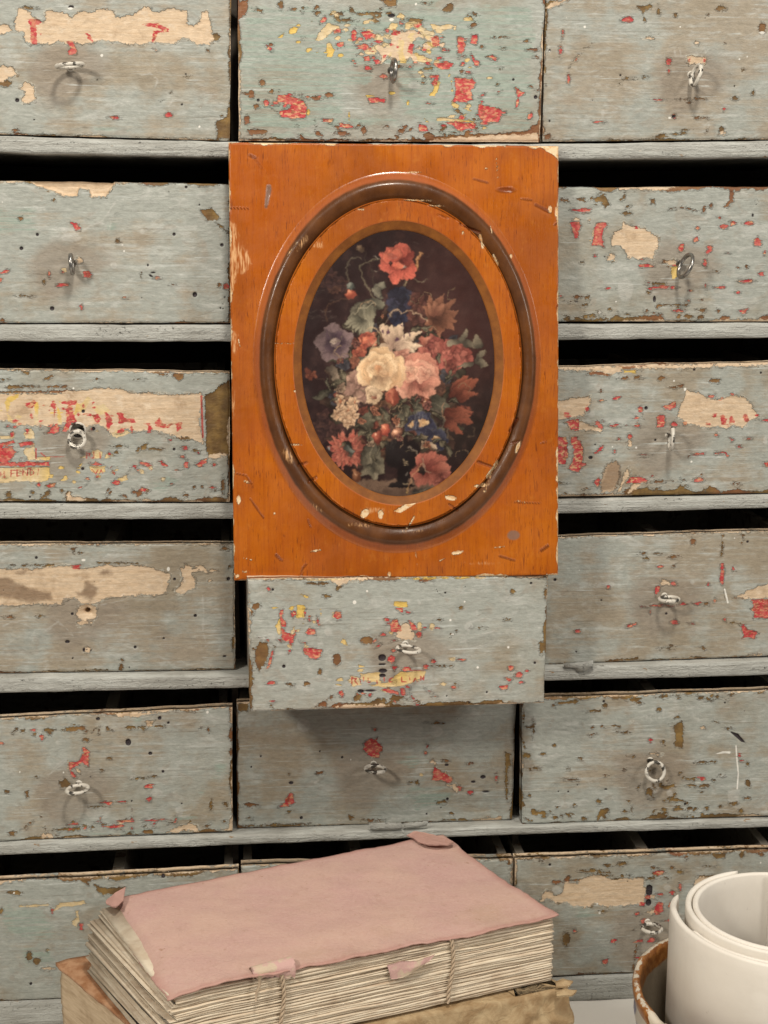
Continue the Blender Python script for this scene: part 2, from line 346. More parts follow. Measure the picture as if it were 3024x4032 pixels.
# ------------------------------------------------------------------ painted fields on the drawer fronts
LAY = {'W': 'wood', 'B': 'brown', 'R': 'red', 'Y': 'yellow', 'G': 'green', 'D': 'dark', 'S': 'speck', 'H': 'ghost', 'N': 'notch', 'T': 'stain', 'Q': 'ink'}
def poly_sd(X, Y, pts):
    pts = np.asarray(pts, float); n = len(pts)
    d2 = np.full(X.shape, 1e9); ins = np.zeros(X.shape, bool)
    for i in range(n):
        x0, y0 = pts[i]; x1, y1 = pts[(i+1) % n]
        ex, ey = x1-x0, y1-y0; L = ex*ex+ey*ey+1e-9
        t = np.clip(((X-x0)*ex+(Y-y0)*ey)/L, 0, 1)
        d2 = np.minimum(d2, (X-x0-t*ex)**2+(Y-y0-t*ey)**2)
        c = ((y0 > Y) != (y1 > Y)); ins ^= c & (X < x0+(Y-y0)*ex/(ey if abs(ey) > 1e-9 else 1e-9))
    return np.sqrt(d2)*np.where(ins, 1, -1)
def seg_sd(X, Y, pts, w):
    d = np.full(X.shape, 1e9)
    for (x0, y0), (x1, y1) in zip(pts[:-1], pts[1:]):
        ex, ey = x1-x0, y1-y0; L = ex*ex+ey*ey+1e-9
        t = np.clip(((X-x0)*ex+(Y-y0)*ey)/L, 0, 1)
        d = np.minimum(d, np.hypot(X-x0-t*ex, Y-y0-t*ey))
    return w/2-d
def apply(fields, X, Y, spec, ox, oy, s):
    """spec lines: layer + polygon 'x,y x,y ..' | layer o x y rx ry [rot] | layer s width x,y x,y ..  in crop pixels"""
    for line in spec.replace(';', '\n').split('\n'):
        q = line.split()
        if not q: continue
        f = fields[LAY[q[0]]]
        if q[1] == 'c':                           # c x y sx sy n size: a loose cloud of torn fragments
            cx, cy, sx, sy, n_, sz = map(float, q[2:8]); rr = np.random.default_rng(int(cx*7+cy))
            for _ in range(int(n_)):
                x = ox+(cx+sx*rr.normal())/s; y = oy+(cy+sy*rr.normal())/s; rx = sz*(0.4+1.1*rr.random())/s; ry = rx*(0.35+0.4*rr.random()); a = 0.5*rr.normal()
                m = (abs(X-x) < rx+25) & (abs(Y-y) < rx+25); dx, dy = X[m]-x, Y[m]-y
                f[m] = np.maximum(f[m], (1-np.hypot((dx*math.cos(a)+dy*math.sin(a))/rx, (dy*math.cos(a)-dx*math.sin(a))/ry))*ry)
            continue
        if q[1] == 'o':
            v = list(map(float, q[2:])); x, y = ox+v[0]/s, oy+v[1]/s; rx = v[2]/s; ry = (v[3] if len(v) > 3 else v[2])/s
            a = math.radians(v[4]) if len(v) > 4 else 0
            m = (abs(X-x) < rx+ry+40) & (abs(Y-y) < rx+ry+40)
            dx, dy = X[m]-x, Y[m]-y; u = dx*math.cos(a)+dy*math.sin(a); w = -dx*math.sin(a)+dy*math.cos(a)
            f[m] = np.maximum(f[m], (1-np.hypot(u/rx, w/ry))*min(rx, ry))
        else:
            st = 3 if q[1] == 's' else 1
            P = [tuple(map(float, c.split(','))) for c in q[st:]]
            P = np.array([(ox+a/s, oy+b/s) for a, b in P]); lo = P.min(0)-40; hi = P.max(0)+40
            m = (X > lo[0]) & (X < hi[0]) & (Y > lo[1]) & (Y < hi[1])
            if not m.any(): continue
            f[m] = np.maximum(f[m], seg_sd(X[m], Y[m], P, float(q[2])/s) if q[1] == 's' else poly_sd(X[m], Y[m], P))

drawers = {}
def ring_pull(dr, n, xax, px, py, e1, e2, steel=False, R=0.0098, r=0.0020, sh=0.005, plate=False):
    """screw-eye ring; e1, e2 in (along, out, up) of the drawer front"""
    zax = np.array([0, 0, 1.0]); B = np.stack([xax, n, zax])
    e1 = np.array(e1, float)@B; e1 /= np.linalg.norm(e1)
    e2 = np.array(e2, float)@B; e2 -= e1*(e1@e2); e2 /= np.linalg.norm(e2)
    p0 = drawers[dr]['p0']; out = (R+sh)*max(e1@n, 0.0)+(0.006 if e1@n < 0.5 else 0)
    c = onP(px, py, p0+n*out, n)
    th = np.linspace(0, 2*np.pi, 30, endpoint=False)
    a = tube([c+R*(math.cos(t)*e1+math.sin(t)*e2) for t in th], r*(1+0.1*np.sin(th*2+px)), 10, closed=True)
    mat = M_STEEL if steel else M_RING
    par = mobj('ring_pull', a[0], a[1], mat, drawers[dr]['root'])
    b0 = c-e1*R; foot = b0-n*((b0-p0)@n+0.006)
    if e1@n < 0.5: k = [foot, foot+n*0.008, b0-n*0.001]
    else: k = [foot, (foot*0.4+b0*0.6), b0]
    sp = []
    sp.append(tube(k, [r*0.95]*len(k), 8))
    ft = foot+n*0.006; xs = np.array([ft+n*0.0002, ft+n*0.0009, ft+n*0.0014])
    sp.append(tube(xs, [0.0036, 0.0034, 0.0022] if not plate else [0.0085, 0.0083, 0.0068], 20))
    v, f = join(sp); mobj('screw_shank', v, f, mat, par)

def drawer(key, corners, label, spec='', crop=(0, 0, 1), row=1, Yl=None, Yr=None, tint=1.0, cool=0.0, chips=30, rust=0.5,
           wear_shade=(6, 6, 3, 3), depth=0.28, split=True, seed=0, chipzone=(0, 0, 1, 1), hole=None):
    """corners: TL TR BR BL in photograph pixels"""
    TL, TR, BR, BL = corners
    if Yl is None:
        if row <= 3: Yl = Yr = 0.0025
        else:
            ys = []
            for (x, y) in (BL, BR):
                Y = 0.008
                for _ in range(6):
                    p = onY(x, y, Y); z = np.polyval(shelf_top[row-1], np.clip(p[0], -0.25, 0.56))+0.0012
                    Y = onZ(x, y, z)[1]
                ys.append(min(max(Y, 0.002), 0.02))
            Yl = Yr = sum(ys)/2
    A = onY(*BL, Yl); Bq = onY(*BR, Yr)
    xax = np.array([Bq[0]-A[0], Yr-Yl, 0]); xax /= np.linalg.norm(xax); n = np.array([xax[1], -xax[0], 0.0])
    p0 = onY(*BL, Yl)
    c = [onP(x, y, p0, n) for x, y in (TL, TR, BR, BL)]
    if row <= 3 and Yl > -0.01:                 # rest on the shelf, never in it
        for i in (2, 3): c[i][2] = max(c[i][2], float(np.polyval(shelf_top[row-1], np.clip(c[i][0], -0.25, 0.56)))+0.0012)
    W = np.linalg.norm(c[2]-c[3]); Hh = np.linalg.norm(c[0]-c[3])
    nu, nv = int(W/0.00115)+2, int(Hh/0.00115)+2
    u = np.linspace(0, 1, nu)[:, None]; v = np.linspace(0, 1, nv)[None, :]
    B0 = c[3][None, None]*(1-u[..., None])*(1-v[..., None])+c[2][None, None]*u[..., None]*(1-v[..., None]) \
        + c[0][None, None]*(1-u[..., None])*v[..., None]+c[1][None, None]*u[..., None]*v[..., None]
    X, Y = proj(B0.reshape(-1, 3))
    fields = {k: np.full(len(X), -40.0) for k in LAY.values()}
    apply(fields, X, Y, spec, *crop)
    U = np.broadcast_to(u, (nu, nv)).ravel(); Vv = np.broadcast_to(v, (nu, nv)).ravel()
    xm, zm = U*W, Vv*Hh
    # worn edges, the brown also painting in edge shadow: top, bottom, left, right (pixels)
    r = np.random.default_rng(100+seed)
    for (d, along, amp, sd) in ((Hh-zm, xm, wear_shade[0], 1), (zm, xm, wear_shade[1], 2), (xm, zm, wear_shade[2], 3), (W-xm, zm, wear_shade[3], 4)):
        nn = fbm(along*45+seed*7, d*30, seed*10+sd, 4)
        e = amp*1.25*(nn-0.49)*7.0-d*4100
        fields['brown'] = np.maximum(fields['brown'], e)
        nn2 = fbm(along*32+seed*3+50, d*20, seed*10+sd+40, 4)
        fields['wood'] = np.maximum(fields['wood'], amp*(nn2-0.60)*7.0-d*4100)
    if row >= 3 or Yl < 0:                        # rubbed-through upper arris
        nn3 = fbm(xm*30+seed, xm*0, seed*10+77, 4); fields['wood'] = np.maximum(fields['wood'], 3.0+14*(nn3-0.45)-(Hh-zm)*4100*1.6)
    x0, x1, y0, y1 = X.min(), X.max(), Y.min(), Y.max()
    cl_ = [(chipzone[0]+(chipzone[2]-chipzone[0])*r.random(), chipzone[1]+(chipzone[3]-chipzone[1])*(0.15+0.85*r.random())) for _ in range(5)]
    for i in range(int(chips*1.0)):               # small flakes in loose groups, drawn out along the grain
        if i % 3: q_ = cl_[i % 5]; q_ = (q_[0]+0.06*r.normal(), q_[1]+0.05*r.normal())
        else: q_ = (r.random(), chipzone[1]+(chipzone[3]-chipzone[1])*r.random())
        cx = x0+(x1-x0)*q_[0]; cy = y0+(y1-y0)*q_[1]
        rx = r.choice([5, 7, 9, 14, 22], p=[.3, .3, .2, .13, .07])*(0.7+0.6*r.random()); ry = min(rx*0.75, 3.2+4.5*r.random())
        lay = 'red' if r.random() < 0.07*rust else 'brown'
        m = (abs(X-cx) < rx+30) & (abs(Y-cy) < ry+30)
        fields[lay][m] = np.maximum(fields[lay][m], (1-np.hypot((X[m]-cx)/rx, (Y[m]-cy)/ry))*min(rx, ry)-0.6)
    for i in range(7):
        cx, cy = x0+(x1-x0)*r.random(), y0+(y1-y0)*r.random(); rr = 1.2+1.6*r.random()**2
        lay = 'dark' if i < 4 else 'speck'
        m = (abs(X-cx) < 40) & (abs(Y-cy) < 40)
        fields[lay][m] = np.maximum(fields[lay][m], rr-np.hypot(X[m]-cx, Y[m]-cy))
    rustf = fbm(xm*25, zm*30, seed+3, 2)*0.9+rust*0.3-0.1
    anyc = np.maximum(np.maximum(fields['wood'], fields['brown']), np.maximum(fields['yellow'], fields['red'])-3)
    e = np.minimum(np.minimum(xm, W-xm), np.minimum(zm, Hh-zm))
    rnd = 0.0013+0.0012*fbm(xm*40, zm*40, seed+8, 2)
    dsp = -0.00045*sstep(-4, 6, anyc)-0.0018*np.clip(1-e/rnd, 0, 1)**2+0.0009*(fbm(xm*7, zm*22, seed+5, 3)-0.5)
    dsp += 0.00012*(fbm(xm*30, zm*260, seed+6, 3)-0.5)
    dsp -= 0.0042*sstep(-2, 10, fields['notch'])
    dsp -= 0.0016*sstep(-1, 3, fields['dark'])
    if hole is not None:
        hx, hy = crop[0]+hole[0]/crop[2], crop[1]+hole[1]/crop[2]
        hd = np.hypot(X-hx, Y-hy); dsp -= 0.012*sstep(14, 4, hd)+0.003*sstep(38, 14, hd)*(0.5+fbm(X/9, Y/9, 4, 3))
    Pn = B0.reshape(-1, 3)+n[None]*dsp[:, None]
    # uneven outline
    oz = (fbm(xm*40, 0*xm, seed+60, 3)-0.5)*0.0016*sstep(0.012, 0, Hh-zm)-0.004*sstep(0, 12, fields['notch'])*sstep(0.006, 0, Hh-zm)
    Pn[:, 2] += oz
    Pn += xax[None]*((fbm(zm*50, 0*xm, seed+61, 3)-0.5)*0.0012*(sstep(0.01, 0, xm)+sstep(0.01, 0, W-xm)))[:, None]
    root = thing('drawer', tuple((c[2]+c[3])/2), label, 'drawer', 'drawers of the painted cabinet')
    drawers[key] = dict(root=root, n=n, x=xax, p0=p0, c=c)
    # close the board: rim loop pushed back, then a back face
    idx = np.arange(nu*nv).reshape(nu, nv)
    loop = np.concatenate([idx[:, 0], idx[-1, 1:], idx[-2::-1, -1], idx[0, -2:0:-1]])
    T = 0.014; back = Pn[loop]-n[None]*(T+dsp[loop])[:, None]
    L = len(loop); nb = nu*nv
    k = np.arange(L); side = np.stack([loop, nb+k, nb+(k+1) % L, loop[(k+1) % L]], -1)
    cen = back.mean(0); Vall = np.concatenate([Pn, back, cen[None]])
    Fa = np.concatenate([gridF(nu, nv)[:, ::1], side[:, ::-1]])
    tri = np.stack([nb+k, np.full(L, nb+L), np.full(L, nb+L), nb+(k+1) % L], -1)
    at = {}
    for nm, f in fields.items():
        if nm == 'notch': continue
        f = np.clip(f, -40, 40); at[nm] = np.concatenate([f, f[loop], [-40]])
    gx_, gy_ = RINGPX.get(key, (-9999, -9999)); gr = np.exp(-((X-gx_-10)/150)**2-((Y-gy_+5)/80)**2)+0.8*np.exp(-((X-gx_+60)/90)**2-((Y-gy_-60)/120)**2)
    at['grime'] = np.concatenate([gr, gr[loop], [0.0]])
    at['rust'] = np.concatenate([rustf, rustf[loop], [0.4]]); at['tint'] = tint; at['cool'] = cool
    back_cap = [tuple(nb+k[::-1])]
    Flist = [tuple(q) for q in Fa.tolist()]+back_cap
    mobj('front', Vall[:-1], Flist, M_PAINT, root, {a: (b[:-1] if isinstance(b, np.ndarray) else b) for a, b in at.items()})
    # box behind the front
    m_ = -n
    zb_ = max(c[2][2], c[3][2])+0.004; zt = min(c[0][2], c[1][2])-0.006
    def slab(nm, a0, a1, d0, d1, z0, z1, mat):
        base = (c[3]+c[2])/2*np.array([1, 1, 0]); 
        P = []
        for z in (z0, z1):
            for (a, d) in ((a0, d0), (a1, d0), (a1, d1), (a0, d1)):
                q = base+xax*a+m_*(T-0.0004+d); P.append((q[0], q[1], z))
        return hexa(nm, P, mat, root)
    hw = W/2
    slab('side', -hw+0.004, -hw+0.013, 0, depth, zb_, zt, M_SIDE)
    slab('side', hw-0.013, hw-0.004, 0, depth, zb_, zt, M_SIDE)
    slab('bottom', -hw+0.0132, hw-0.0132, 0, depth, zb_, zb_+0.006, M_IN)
    slab('back', -hw+0.0132, hw-0.0132, depth-0.009, depth, zb_+0.0062, zt-0.01, M_SIDE)
    if split: slab('partition', -0.006+0.02*(seed % 3-1), 0.006+0.02*(seed % 3-1), 0, depth-0.0092, zb_+0.0062, zt-0.002, M_SIDE)
    return root
RINGPX = {'1L': (275, 258), '1C': (1550, 278), '1R': (2740, 296), '2L': (282, 1040), '2R': (2699, 1047), '3L': (303, 1730), '3R': (2643, 1727), '4L': (343, 2410), '4C': (1608, 2556), '4R': (2634, 2359), '5L': (305, 3108), '5C': (1478, 3028), '5R': (2580, 3038), '6R': (2566, 3655)}
def ext(p, q, x):                                # straight line through two pixels, at x
    return p[1]+(q[1]-p[1])*(x-p[0])/(q[0]-p[0])
def quadL(t0, t1, b0, b1, w):                    # near-left column: top and bottom edge by two pixels each, the right ends are the corners
    xa, xb = t1[0]-w, b1[0]-w*0.988
    return [(xa, ext(t0, t1, xa)), t1, b1, (xb, ext(b0, b1, xb))]
def quadR(t0, t1, b0, b1, w):
    xa, xb = t0[0]+w, b0[0]+w*0.988
    return [t0, (xa, ext(t0, t1, xa)), (xb, ext(b0, b1, xb)), b0]

drawer('1L', quadL((0, -40), (910, -22), (0, 528), (904, 554), 1222),
 'warm grey drawer with long bare tan strip, scraps of red letters and brass corner', '''
W -10,170 40,160 95,205 100,130 120,60 150,50 190,75 215,110 265,130 290,150 295,75 330,70 400,80 440,85 470,120 500,80 600,75 650,60 740,70 760,110 790,120 830,95 870,95 930,50 970,40 1000,80 1060,75 1100,60 1220,70 1225,160 1270,165 1310,140 1315,80 1360,70 1395,260 1370,300 1330,285 1290,290 1240,255 1190,245 1140,285 1000,275 950,285 850,290 760,270 620,265 590,280 540,285 480,275 440,285 370,265 330,290 290,280 200,290 165,270 160,215 100,205 50,210 -10,225
W -200,440 -60,430 30,425 80,440 115,490 60,500 20,530 -150,520; W 130,570 170,535 215,560 235,660 190,670 150,680 140,640 165,600
R 180,125 260,125 270,150 235,165 245,290 205,290 195,170; R 435,275 470,260 500,330 500,350 450,360 440,340 465,310
R 555,210 590,225 605,270 580,255; R 930,160 1040,155 1105,190 1100,210 1030,215 1010,265 990,280 1000,200 1060,195 1000,175; R 1000,315 1040,330 1010,330
R o 265 225 8 8; Y 450,285 490,290 480,320 455,310
B 1412,800 1480,760 1510,690 1515,905 1425,905; R o 755 768 26 9; R o 1103 750 20 15; B o 180 50 38 10; B o 40 545 40 20; B o 1410 240 30 22
D o 1188 683 7; D o 1213 484 6; D o 223 783 6; D o 112 655 13; D o 465 45 18 10; S o 665 362 10; S o 1303 827 8; S o 460 55 18 8
G 600,820 700,815 960,830 960,865 640,860; H s 10 925,490 980,480 1030,520 1010,580; H s 9 1100,700 1130,650 1230,660 1240,710''',
 (0, 0, 1.659), 1, tint=0.93, cool=0.10, chips=6, rust=0.4, wear_shade=(5, 3, 3, 4), seed=1)

drawer('1C', [(936, -26), (2147, -24), (2125, 559), (940, 559)],
 'blue green drawer with yellow and salmon flaked lettering just above the wooden plaque', '''
Y c 700 170 190 60 20 18; Y c 980 150 110 35 12 20; Y c 1180 560 110 40 8 14; Y c 760 210 200 60 20 12; R c 800 220 230 60 26 12; W c 880 210 110 50 12 16; R c 1130 340 150 90 20 11; Y c 1120 360 110 90 10 10; R c 360 510 60 40 8 11; R c 1250 560 120 40 14 12; B c 800 620 420 40 30 11; B c 700 70 320 25 20 12; Y 475,200 500,160 540,115 600,125 600,145 560,150 520,195; Y 535,215 550,200 575,250 560,280 540,275; Y o 605 268 12 9
Y 825,145 850,110 885,110 870,145; Y 940,110 980,110 1010,140 1040,155 1035,180 1000,170; Y 1035,115 1080,125 1135,115 1125,145 1050,140; Y 715,240 780,215 775,260 730,270
W 790,240 840,215 850,160 900,150 960,145 1010,180 1040,170 1085,190 1085,225 1050,225 1030,190 990,180 950,200 955,260 1020,275 1015,300 960,300 940,280 920,290 860,300 840,260 800,310 800,280
Y 885,190 915,200 905,250 925,300 890,305 880,240; Y 960,250 1010,275 1050,285 1040,300 980,300; R 850,165 880,170 890,150 860,145; R 940,205 960,215 950,265 925,250; R 840,205 870,215 845,225
R 565,150 600,135 605,155 570,165; R 585,210 620,200 615,225 590,230; R o 668 170 13 26; R 700,150 750,150 755,190 725,190; R 680,235 720,210 745,225 720,245; R 715,270 745,265 745,295 720,295; R o 780 300 16 12
R 1040,180 1080,170 1085,220 1050,225; R 1170,180 1195,182 1210,220 1190,265 1170,255; R 1235,170 1265,170 1260,215 1235,205; R 1235,255 1255,290 1245,300; R 1055,310 1110,300 1155,305 1130,335 1070,330; Y o 1095 325 36 10
Y 1050,390 1085,395 1075,440 1060,465 1035,460 1055,430; Y o 990 350 13 8; R 1030,360 1080,365 1075,380 1040,378; R 1155,375 1240,378 1260,400 1235,440 1240,480 1200,495 1140,490 1160,460; Y s 5 1140,390 1145,440
R 295,455 340,460 420,485 440,520 435,570 370,575 310,560 305,535 360,530 365,505 300,495; Y o 447 545 9 14; R o 245 498 15 14; R 595,595 665,605 660,620 600,615; Y s 7 645,545 645,580
R 1270,505 1300,510 1380,530 1390,545 1365,590 1290,590 1270,560; Y 1065,570 1170,575 1260,585 1250,592 1070,585; R 1100,590 1260,595 1255,620 1170,630 1150,610; R 980,595 1020,610 1030,635 985,635
R 1450,425 1495,450 1470,470 1460,525 1450,520 1460,460; Y 725,460 770,465 730,472; R 740,475 820,480 815,495 745,495; R o 808 370 18 10; Y o 855 450 14 8; R 515,575 570,580 560,592 520,590
B 550,60 620,60 620,75 550,72; B 675,65 780,55 810,60 800,75 680,75; B 470,55 500,60 490,75; B 1090,50 1120,20 1155,15 1145,45 1120,60; B 800,0 870,0 875,30 840,30; B o 965 98 30 10; B o 630 98 30 7
B 1000,650 1030,635 1060,660 1250,652 1340,648 1500,636 1520,620 1560,600 1560,680 1020,690; W 1030,690 1060,672 1200,665 1350,655 1500,650 1555,640 1565,692
B 130,0 155,0 150,60 110,100 100,40; W s 10 108,450 115,620; B o 170 455 14 18; B o 150 580 14 20; B o 715 630 13 18; B 150,625 250,630 240,650 160,650; B o 605 645 28 10; B o 545 460 22 12; B o 225 400 12 14; B o 315 20 10 22
G 115,25 760,30 1540,15 1545,640 1150,655 900,560 860,330 640,330 620,640 120,640; G 120,80 330,60 340,220 140,230; G 1130,30 1360,30 1350,100 1140,110; G 150,330 330,300 340,380 160,400; G 900,60 1060,60 1040,110 880,100; G 560,330 760,350 740,430 560,430; G 1230,400 1390,380 1400,480 1250,490; G 600,560 900,560 900,610 600,620; G 360,240 450,205 530,225 515,310 460,355 390,330; G 1280,150 1400,130 1430,240 1390,280 1300,255 1260,200; G 1060,510 1150,505 1255,520 1255,570 1060,570; G 860,-20 1130,-20 1060,40 900,50; G 1000,620 1140,640 1120,665 1020,655; G 330,400 500,380 450,440 340,450; G 420,60 560,60 520,120 430,130; G 1390,330 1500,300 1480,420 1400,470; G 250,620 520,640 500,680 260,680
D o 205 485 7; D o 1440 385 6; D o 1548 470 9; S o 968 20 6; S o 850 95 12 7; D o 850 75 18 9; H o 960 410 30 20''',
 (850, 0, 1.229), 1, Yl=-0.0015, Yr=-0.0015, tint=0.96, cool=0.85, chips=33, rust=1.0, wear_shade=(7, 5, 6, 6), seed=2)

drawer('1R', quadR((2150, -24), (3024, -30), (2136, 557), (3024, 550), 1185),
 'plain taupe grey drawer with ghostly pale lettering and tilted steel ring', '''
B 780,45 820,40 870,25 890,50 850,60 825,90 805,60; B o 925 70 10 24; B o 1340 55 30 16; B o 1040 100 10 8; R o 725 130 36 14; B o 830 128 8 12; B o 1258 95 6; B o 1620 190 24 34; S o 1620 218 22 8
W 175,50 200,20 260,0 320,0 250,35 195,55; B 165,30 200,5 240,0 180,60; W o 850 255 20 6; W 450,315 485,290 460,310; W 1115,380 1160,375 1245,385 1240,430 1200,425 1130,430; R 1115,400 1140,390 1135,420; R o 1235 405 12 14; W o 1185 285 12 12
R o 268 340 9 30; R o 283 220 5 18; R o 320 530 8 24; R o 372 400 10 9; R o 995 415 16 22; R o 995 480 10 14; W o 385 380 5 30 40
D o 670 505 7; D o 195 340 9; S o 195 342 12 5; S o 430 180 9; S o 1070 180 6; S o 1468 397 7; S o 1520 380 6; D o 1240 122 5; D o 1435 578 6; D o 195 812 7; D o 1028 780 12; S o 1000 790 12 7; R o 1030 778 8 10
B o 715 526 22 6; B o 838 516 12 7; B o 665 565 8 6; B o 1435 658 18 8; R o 925 670 20 6; B o 1105 665 18 5; B s 8 1170,662 1240,664; B o 1560 620 8 12; R o 1365 733 8; B o 1230 790 16 6; B o 1185 790 12 5
B 1330,860 1345,848 1365,860 1360,890 1325,885; B 1240,890 1255,855 1250,885; W o 1345 893 24 8; B 890,920 960,895 985,915 930,930; B 1010,900 1110,890 1080,905; B o 180 915 30 18; B o 1105 870 12 4
H s 7 940,300 1200,300; H s 9 940,310 940,375; H s 8 965,335 965,375; H s 8 990,335 990,375 985,350 1010,345; H s 8 1030,330 1040,375; H s 8 1070,335 1075,375 1100,375; H s 9 1140,350 1180,350 1190,365 1140,370; H s 8 1210,350 1230,320 1240,355 1270,320; H s 6 940,380 1180,378
H s 10 1400,480 1430,505 1500,500; H s 8 840,470 900,440; H o 550 760 10 30''',
 (2050, 0, 1.7033), 1, tint=0.90, cool=-0.05, chips=7, rust=0.6, wear_shade=(3, 4, 4, 3), seed=3)

drawer('2L', quadL((0, 712), (908, 723), (0, 1272), (906, 1272), 1222),
 'grey drawer with splintered bare notch along its top edge and pale green patch', '''
N 190,270 450,275 740,270 750,285 720,330 690,370 590,375 575,330 520,318 500,370 420,368 330,330 230,300; W 190,262 450,268 750,268 750,285 720,330 690,372 590,376 575,330 520,318 505,370 420,368 330,330 230,300
W -300,262 60,262 190,268 120,285 -40,278; W o 60 275 20 6
G -300,440 180,440 225,470 230,610 120,620 -300,640; G o 120 660 100 30; G o 740 570 40 60
R 455,535 500,545 530,575 525,590 490,590 475,565; R 540,860 575,852 600,880 595,905 545,900; Y 555,870 580,868 590,885 560,890; Y 405,835 435,840 435,862 412,868; R o 412 862 7 5; R o 412 950 30 11; R 515,1075 535,1075 545,1100 530,1112; R o 323 878 6 14; R o 28 862 24 10 -20; R o 5 915 10 10; R o 1027 905 12 6; B o 920 888 7 12; R o 815 1030 12 5; B o 290 925 7 9
B 1310,460 1380,450 1400,465 1430,490 1435,515 1390,530 1355,530 1335,500; B s 5 1410,545 1450,570 1490,610; B o 15 1182 20 14; B o 1435 950 10; R o 1478 958 20 20; B o 770 660 14 10; B o 350 395 12 18; B o 1130 948 14 5
D o 1216 309 9; D o 1137 618 10; D o 244 620 10; D o 140 710 12; D o 1450 688 11; D o 1273 1012 14 17; D o 340 1103 14; D o 1102 342 5; D o 1468 1030 6; D o 1455 1073 4; D o 1440 1100 6; D o 1456 1105 4; D o 1290 1088 3; D o 1303 425 6; D o 966 820 6 9; D o 985 890 16 6 30; D o 1000 868 16 5
S o 800 688 6; S o 810 728 7; S o 15 408 5; H o 420 590 16 20; H o 470 640 60 28; H s 12 540,600 590,560 660,540 700,490 750,410; H s 8 710,600 745,480; H s 6 590,380 595,500; H o 743 823 20; H s 8 880,850 940,860 990,840 1040,860; H o 930 600 14; W o 520 790 16 20''',
 (0, 550, 1.659), 2, tint=0.96, cool=0.20, chips=3, rust=0.5, wear_shade=(4, 2, 3, 4), seed=4)

drawer('2R', quadR((2118, 738), (3024, 735), (2110, 1266), (3024, 1266), 1165),
 'cool grey drawer with large bare tan patch and dark tilted ring', '''
R c 1200 720 220 120 4 9; B c 700 1230 460 30 26 11; R c 1000 1050 340 60 6 10; B c 500 430 260 40 12 10; W 550,700 590,650 625,620 622,590 640,578 665,600 730,612 790,630 830,665 885,685 880,740 862,800 840,855 800,830 720,840 670,835 665,800 640,770 615,750 560,748; W 528,850 548,800 580,815 580,860; W o 305 560 14 9; W o 402 565 7 7; B 532,855 580,860 550,872
R 258,585 290,578 320,580 340,605 325,625 320,690 290,700 278,640; Y s 7 260,590 255,600; R 435,600 455,585 515,588 522,605 500,630 485,680 500,760 470,745 410,745 430,690; Y s 8 432,630 420,680; Y s 10 402,710 405,735
R 1020,765 1040,742 1060,740 1060,785 1040,790; R 1135,715 1145,690 1168,675 1160,715 1140,728; R 1210,800 1240,775 1232,750 1262,760 1260,785 1225,815; R o 1160 625 11; R o 1345 612 22 13; R 1388,580 1410,575 1440,592 1400,605; R o 1520 590 32 14; R 1560,700 1590,685 1612,715 1610,755 1565,745; R o 1637 800 9 14; R o 1215 875 12 20; R o 435 820 7 6
R 745,882 800,880 860,895 755,902; R 815,1045 900,1035 960,1035 955,1050 830,1052; R o 988 1044 16 7; R 1270,1040 1360,1036 1350,1048 1275,1050; R o 525 1050 20 6; R 985,1205 1080,1205 1060,1215 990,1212; R o 1217 1030 10 20; R o 1510 1000 38 10; R o 1615 948 18 12; R 1450,1200 1515,1198 1505,1225 1480,1238 1460,1215; B o 1445 905 14 10; B o 1505 898 10
B 432,420 485,400 500,395 520,415 540,470 510,480 485,440 440,435; B 305,412 360,415 365,438 320,432; B 195,415 250,420 240,438 195,435; R 250,495 330,485 410,490 400,510 340,515 290,505; B 605,430 630,405 645,375 655,378 645,410 620,430; B 820,420 855,425 860,455 840,450; B o 657 520 22 9; B 1390,340 1410,340 1415,400 1410,430 1370,475 1350,475 1385,425; B s 4 960,492 1040,478 1120,490 1200,515; B 1200,480 1215,475 1215,515 1200,515; B o 1255 465 10 14
B 545,1285 550,1262 590,1240 640,1260 720,1250 820,1245 900,1240 940,1285; W 640,1278 760,1272 850,1275 840,1288 650,1288; B 1310,1275 1345,1240 1385,1255 1380,1280; B 1590,1270 1620,1245 1680,1240 1680,1290 1600,1290; B 275,1115 310,1102 345,1110 300,1125; B 355,1110 400,1105 395,1130 370,1125; B o 375 1165 14 9; B 1065,1250 1085,1232 1130,1250 1100,1270; B o 1180 1255 24 10; B s 8 890,1170 1090,1168; B 1145,1200 1215,1198 1215,1215 1170,1215; B o 1310 1208 12 10; B o 305 1265 24 11; B o 235 1270 18 12; B o 960 862 40 10; B 410,1285 470,1265 535,1262 520,1280; B o 880 1018 34 6; B o 1028 1255 12; W 940,860 1000,850 1010,880 950,890; Y 970,900 1015,890 1015,970 985,985
B 560,335 640,350 680,345 900,345 1000,330 1150,345 1250,340 1500,330 1640,335 1660,320 560,322; D o 857 1128 10 22; D o 505 830 6; D o 1552 535 7 12; S o 585 1145 6; S o 470 1220 10; D s 3 1575,420 1600,440 1575,462 1562,440 1575,420; D o 305 1148 14 5; H o 650 1060 60 90''',
 (2100, 550, 1.7955), 2, tint=0.93, cool=0.40, chips=13, rust=0.7, wear_shade=(8, 5, 4, 4), seed=5, chipzone=(0, .4, 1, 1))

